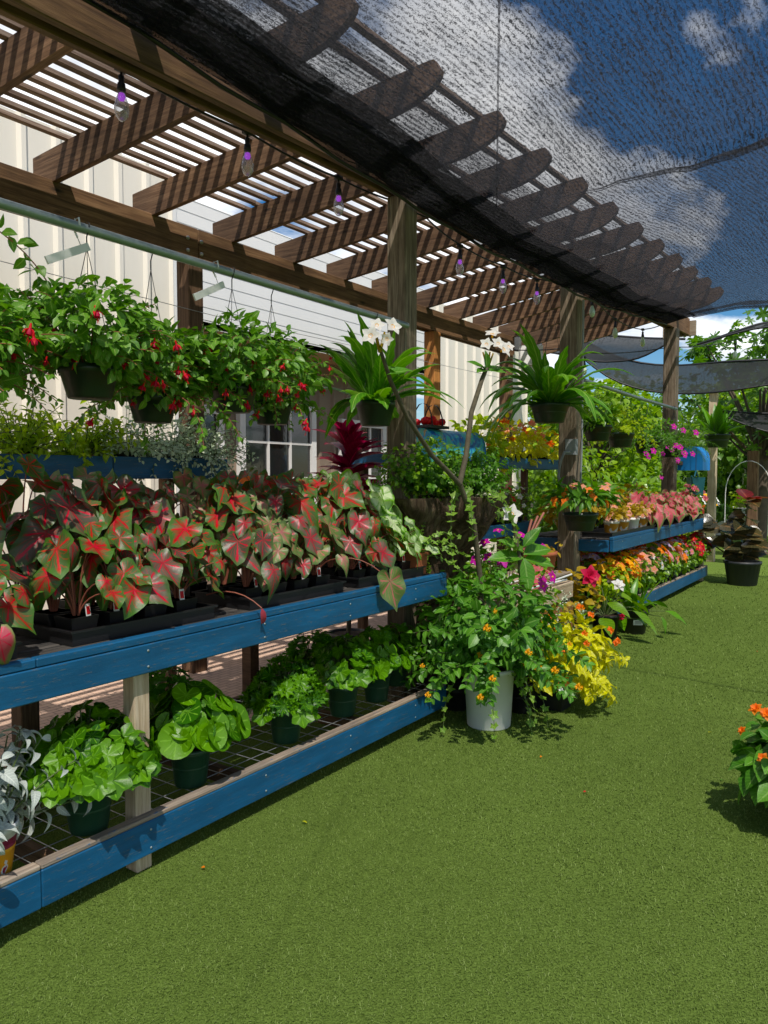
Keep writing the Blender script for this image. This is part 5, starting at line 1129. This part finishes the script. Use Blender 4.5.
tree((-1.3,18.6,0),5.0,2.0,'second palmate leaved tree cut by the right edge of the photo',831,'tree',620,.27,PALM,.5,22)
# a dense far hedge closing the view
g=G(); rg=np.random.default_rng(840); n=11000; x=rg.uniform(-30,10,n); yy=38+rg.normal(size=n)*.8; z=rg.random(n)*(3.8+.6*np.sin(x*.9)+.4*np.sin(x*2.7)); g.leaves(OVALW,np.stack([x,yy,z],1),rg.normal(size=(n,3))+[0,-.3,-.4],rg.normal(size=(n,3))*.5+[0,-.8,.8],.55*(.6+.8*rg.random(n)))
tag(g.build('hedge',L_['tree']),'far dense green foliage closing the view behind everything','foliage',kind='stuff')
# poles, frame, fence, chairs, planter
def pole(loc,h,w,m,label): t=plank('wooden_pole',(loc[0],loc[1],0),(loc[0],loc[1],h),w,w,M[m],None,upv=(0,1,0)); tag(t,label,'pole')
pole((-2.78,14.05),2.96,.13,'pale','pale wooden pole under the wide grey shade cloth'); pole((-2.52,16.6),2.0,.19,'brown','short thick brown post at the right near the picket fence')
t=thing('garden_arch',(-4.45,25,0),'white square garden frame behind the lounge chairs','garden frame')
for x in(-.52,.42): G().box((x,0,.92),(.09,.09,1.84)).build('upright',M['white'],t,smooth=False)
G().box((-.05,0,1.88),(1.10,.10,.09)).build('crossbar',M['white'],t,smooth=False)
t=thing('picket_fence',(-3.05,24,0),'white picket fence at the right edge','fence')
for k in range(14): G().box((-.3+k*.16,0,.72),(.06,.03,1.30)).build('picket',M['white'],t,smooth=False)
for z in(.45,1.1): G().box((.75,.03,z),(2.3,.03,.07)).build('rail',M['white'],t,smooth=False)
t=thing('wire_hoop',(-2.55,16.3,0),'tall arched wire plant hoop around the short brown post','plant hoop'); G().tube([(.42*math.cos(a)-.0,0,1.15+.65*math.sin(a)) for a in np.linspace(0,PI,14)]+[(-.42,0,0)],.008,5).build('hoop',M['white'],t); G().tube([(.42,0,1.15),(.42,0,0)],.012,5).build('upright',M['white'],t)
M['mesh']=simple('grey chair mesh',(.20,.21,.23),.7,.1,8)
def lounger(loc,rz,label,towel=False):
    t=thing('lounge_chair',loc,label,'lounge chair','white framed lounge chairs on the lawn',rz)
    G().box((0,.1,.42),(.52,.75,.03)).build('seat',M['mesh'],t,smooth=False)
    o=G().box((0,0,.36),(.52,.03,.74)).build('backrest',M['mesh'],t,smooth=False); o.location=(0,.46,.42); o.rotation_euler=(R(-38),0,0)
    if towel: G().box((0,-.025,.45),(.34,.02,.5)).build('towel',M['f_yellow'],o,smooth=False)
    for s in(-1,1):
        G().tube([(s*.29,-.42,0),(s*.29,.05,.40),(s*.29,.45,.44),(s*.29,.92,1.05)],.022,7).build('side_frame',M['white'],t); G().tube([(s*.29,.75,0),(s*.29,.3,.38),(s*.29,-.3,.42)],.022,7).build('leg',M['white'],t); G().tube([(s*.30,-.25,.62),(s*.30,.4,.62)],.025,7).build('armrest',M['white'],t)
lounger((-4.75,22.4,0),R(65),'grey mesh lounge chair with white frame left of the pale wooden pole'); lounger((-3.95,22.6,0),R(60),'lounge chair with a yellow towel on its back, right of the pale pole',True)
t=thing('mounded_plant',(-3.05,21,0),'lime green mounded plant in a white pot at the right edge','potted plant'); pot(t,.40,.50,M['white_pot'],.8); cloud(t,900,(0,0,.72),(.68,.68,.42),OVALW,.09,L_['lime'],850,hemi=True)
t=thing('white_planter',(-3.95,20.6,0),'white round planter of mixed foliage left of the mounded plant','planter'); pot(t,.27,.36,M['white_pot'],.85); cloud(t,260,(0,0,.5),(.34,.34,.28),LANCE2,.3,L_['tree'],851,hemi=True)
t=thing('lime_ground_bush',(-3.55,13.9,0),'low lime green bush beyond the rubber plant','bush'); cloud(t,520,(0,0,.25),(.62,.55,.30),OVALW,.11,L_['lime'],852,hemi=True)

# a few fallen petals and leaf bits on the turf
lm={}
for i in range(0,16,2):
    x,y=[(-2.1,2.4),(-1.9,3.2),(-2.15,1.9),(-1.6,4.3),(-1.45,4.9),(-1.7,5.6),(-1.2,3.4),(-1.8,6.4),(-.9,4.6),(-2.0,2.9),(-1.55,3.7),(-1.3,6.0),(-.7,3.9),(-1.75,7.6),(-1.0,7.0),(-2.05,5.6)][i]
    k=(i//2)%4
    if k not in lm: lm[k]=G().leaves((OVAL,OVALW,LANCE,OVALW)[k],[(0,0,0)],[(1,.2,.1)],[(0,.2,1)],(.028,.018,.035,.016)[k]).mesh('petal',[L_['yellow'],M['f_orange'],L_['vine'],M['f_red']][k])
    o=bpy.data.objects.new('fallen_petal',lm[k]); link(o); o.location=(x,y,.012); o.rotation_euler=(0,0,i*1.7); tag(o,'tiny fallen petal or leaf bit lying on the green turf','petal','fallen petals on the turf')
CLOUD_OFF=(0,0,0)
BLOBS=[(150,60,.3,.2),(400,110,.20,.20),(480,140,.16,.14),(560,200,.10,.08),(720,80,.07,.12),(650,30,.13,-.22),(600,110,.06,-.12),(755,190,.12,-.14),(640,240,.10,.06),(620,380,.1,.05)]
# ================================================================== CAMERA, LIGHT, SKY
cam=bpy.data.cameras.new('camera'); co=bpy.data.objects.new('camera',cam); col.objects.link(co)
cam.sensor_fit='VERTICAL'; cam.sensor_height=24; cam.lens=24*750/1024.; cam.clip_end=600; cam.clip_start=.05
TH=R(34.8); PT=math.atan(36/750)
co.location=(0,0,1.5)
fwd=Vector((-math.sin(TH)*math.cos(PT),math.cos(TH)*math.cos(PT),-math.sin(PT)))
co.rotation_euler=fwd.to_track_quat('-Z','Y').to_euler(); sc.camera=co
SD=Vector((.37,-.36,.86)).normalized()
sun=bpy.data.lights.new('sun','SUN'); sun.energy=5.0; sun.angle=R(.45); sun.color=(1,.94,.86)
so=bpy.data.objects.new('sun',sun); col.objects.link(so); so.location=(5,-5,12); so.rotation_euler=SD.to_track_quat('Z','Y').to_euler()
w=bpy.data.worlds.new('World'); sc.world=w; w.use_nodes=True; nt=w.node_tree; nt.nodes.clear()
sky=nd(nt,'ShaderNodeTexSky',sky_type='NISHITA'); sky.sun_disc=False; sky.sun_elevation=math.asin(SD.z); sky.sun_rotation=math.atan2(SD.x,SD.y); sky.ozone_density=2.2; sky.air_density=1.0; sky.dust_density=.3
tc=nd(nt,'ShaderNodeTexCoord'); v=tc.outputs['Generated']
sp=nd(nt,'ShaderNodeSeparateXYZ'); nt.links.new(v,sp.inputs[0])
zdiv=val(nt,'ADD',sp.outputs[2],.25)
cb=nd(nt,'ShaderNodeCombineXYZ'); nt.links.new(val(nt,'DIVIDE',sp.outputs[0],zdiv),cb.inputs[0]); nt.links.new(val(nt,'DIVIDE',sp.outputs[1],zdiv),cb.inputs[1])
n1=noise(nt,mapping(nt,cb.outputs[0],(1,1,1),CLOUD_OFF),1.7,7,.58,.25)
cb_=cb
def blob(px,py,r,s):
    a=(px-384)/750; b=-(py-512)/750
    up=Vector((-math.sin(TH)*math.sin(PT),math.cos(TH)*math.sin(PT),math.cos(PT))); rt=Vector((math.cos(TH),math.sin(TH),0))
    d=(fwd+a*rt+b*up).normalized()
    q=nd(nt,'ShaderNodeVectorMath',operation='DISTANCE'); nt.links.new(v,q.inputs[0]); q.inputs[1].default_value=d
    return val(nt,'MULTIPLY',val(nt,'POWER',2.718,val(nt,'MULTIPLY',val(nt,'POWER',val(nt,'DIVIDE',q.outputs['Value'],r),2.),-1.)),s)
f=val(nt,'MULTIPLY_ADD',n1,2.0,-.5)
for bb in BLOBS: f=val(nt,'ADD',f,blob(*bb))
cf=ramp(nt,f,[(.47,g3(0)),(.60,g3(.7)),(.76,g3(1))])
shade=ramp(nt,noise(nt,cb.outputs[0],3.5,5),[(.3,(7.0,7.3,7.8)),(.7,(15.,15.,15.))])
c=nd(nt,'ShaderNodeMix',data_type='RGBA'); nt.links.new(cf,c.inputs[0]); 
hs=nd(nt,'ShaderNodeHueSaturation'); hs.inputs['Saturation'].default_value=1.45; nt.links.new(sky.outputs[0],hs.inputs['Color'])
nt.links.new(hs.outputs[0],c.inputs[6]); nt.links.new(shade,c.inputs[7])
bg=nd(nt,'ShaderNodeBackground'); bg.inputs[1].default_value=.108; nt.links.new(c.outputs[2],bg.inputs[0])
wo=nd(nt,'ShaderNodeOutputWorld'); nt.links.new(bg.outputs[0],wo.inputs[0])
sc.view_settings.view_transform='Standard'; sc.view_settings.look='None'; sc.view_settings.exposure=0; sc.view_settings.gamma=1
sc.render.engine='CYCLES'
sc.cycles.transparent_max_bounces=14; sc.cycles.max_bounces=6
sc.render.resolution_x=768; sc.render.resolution_y=1024
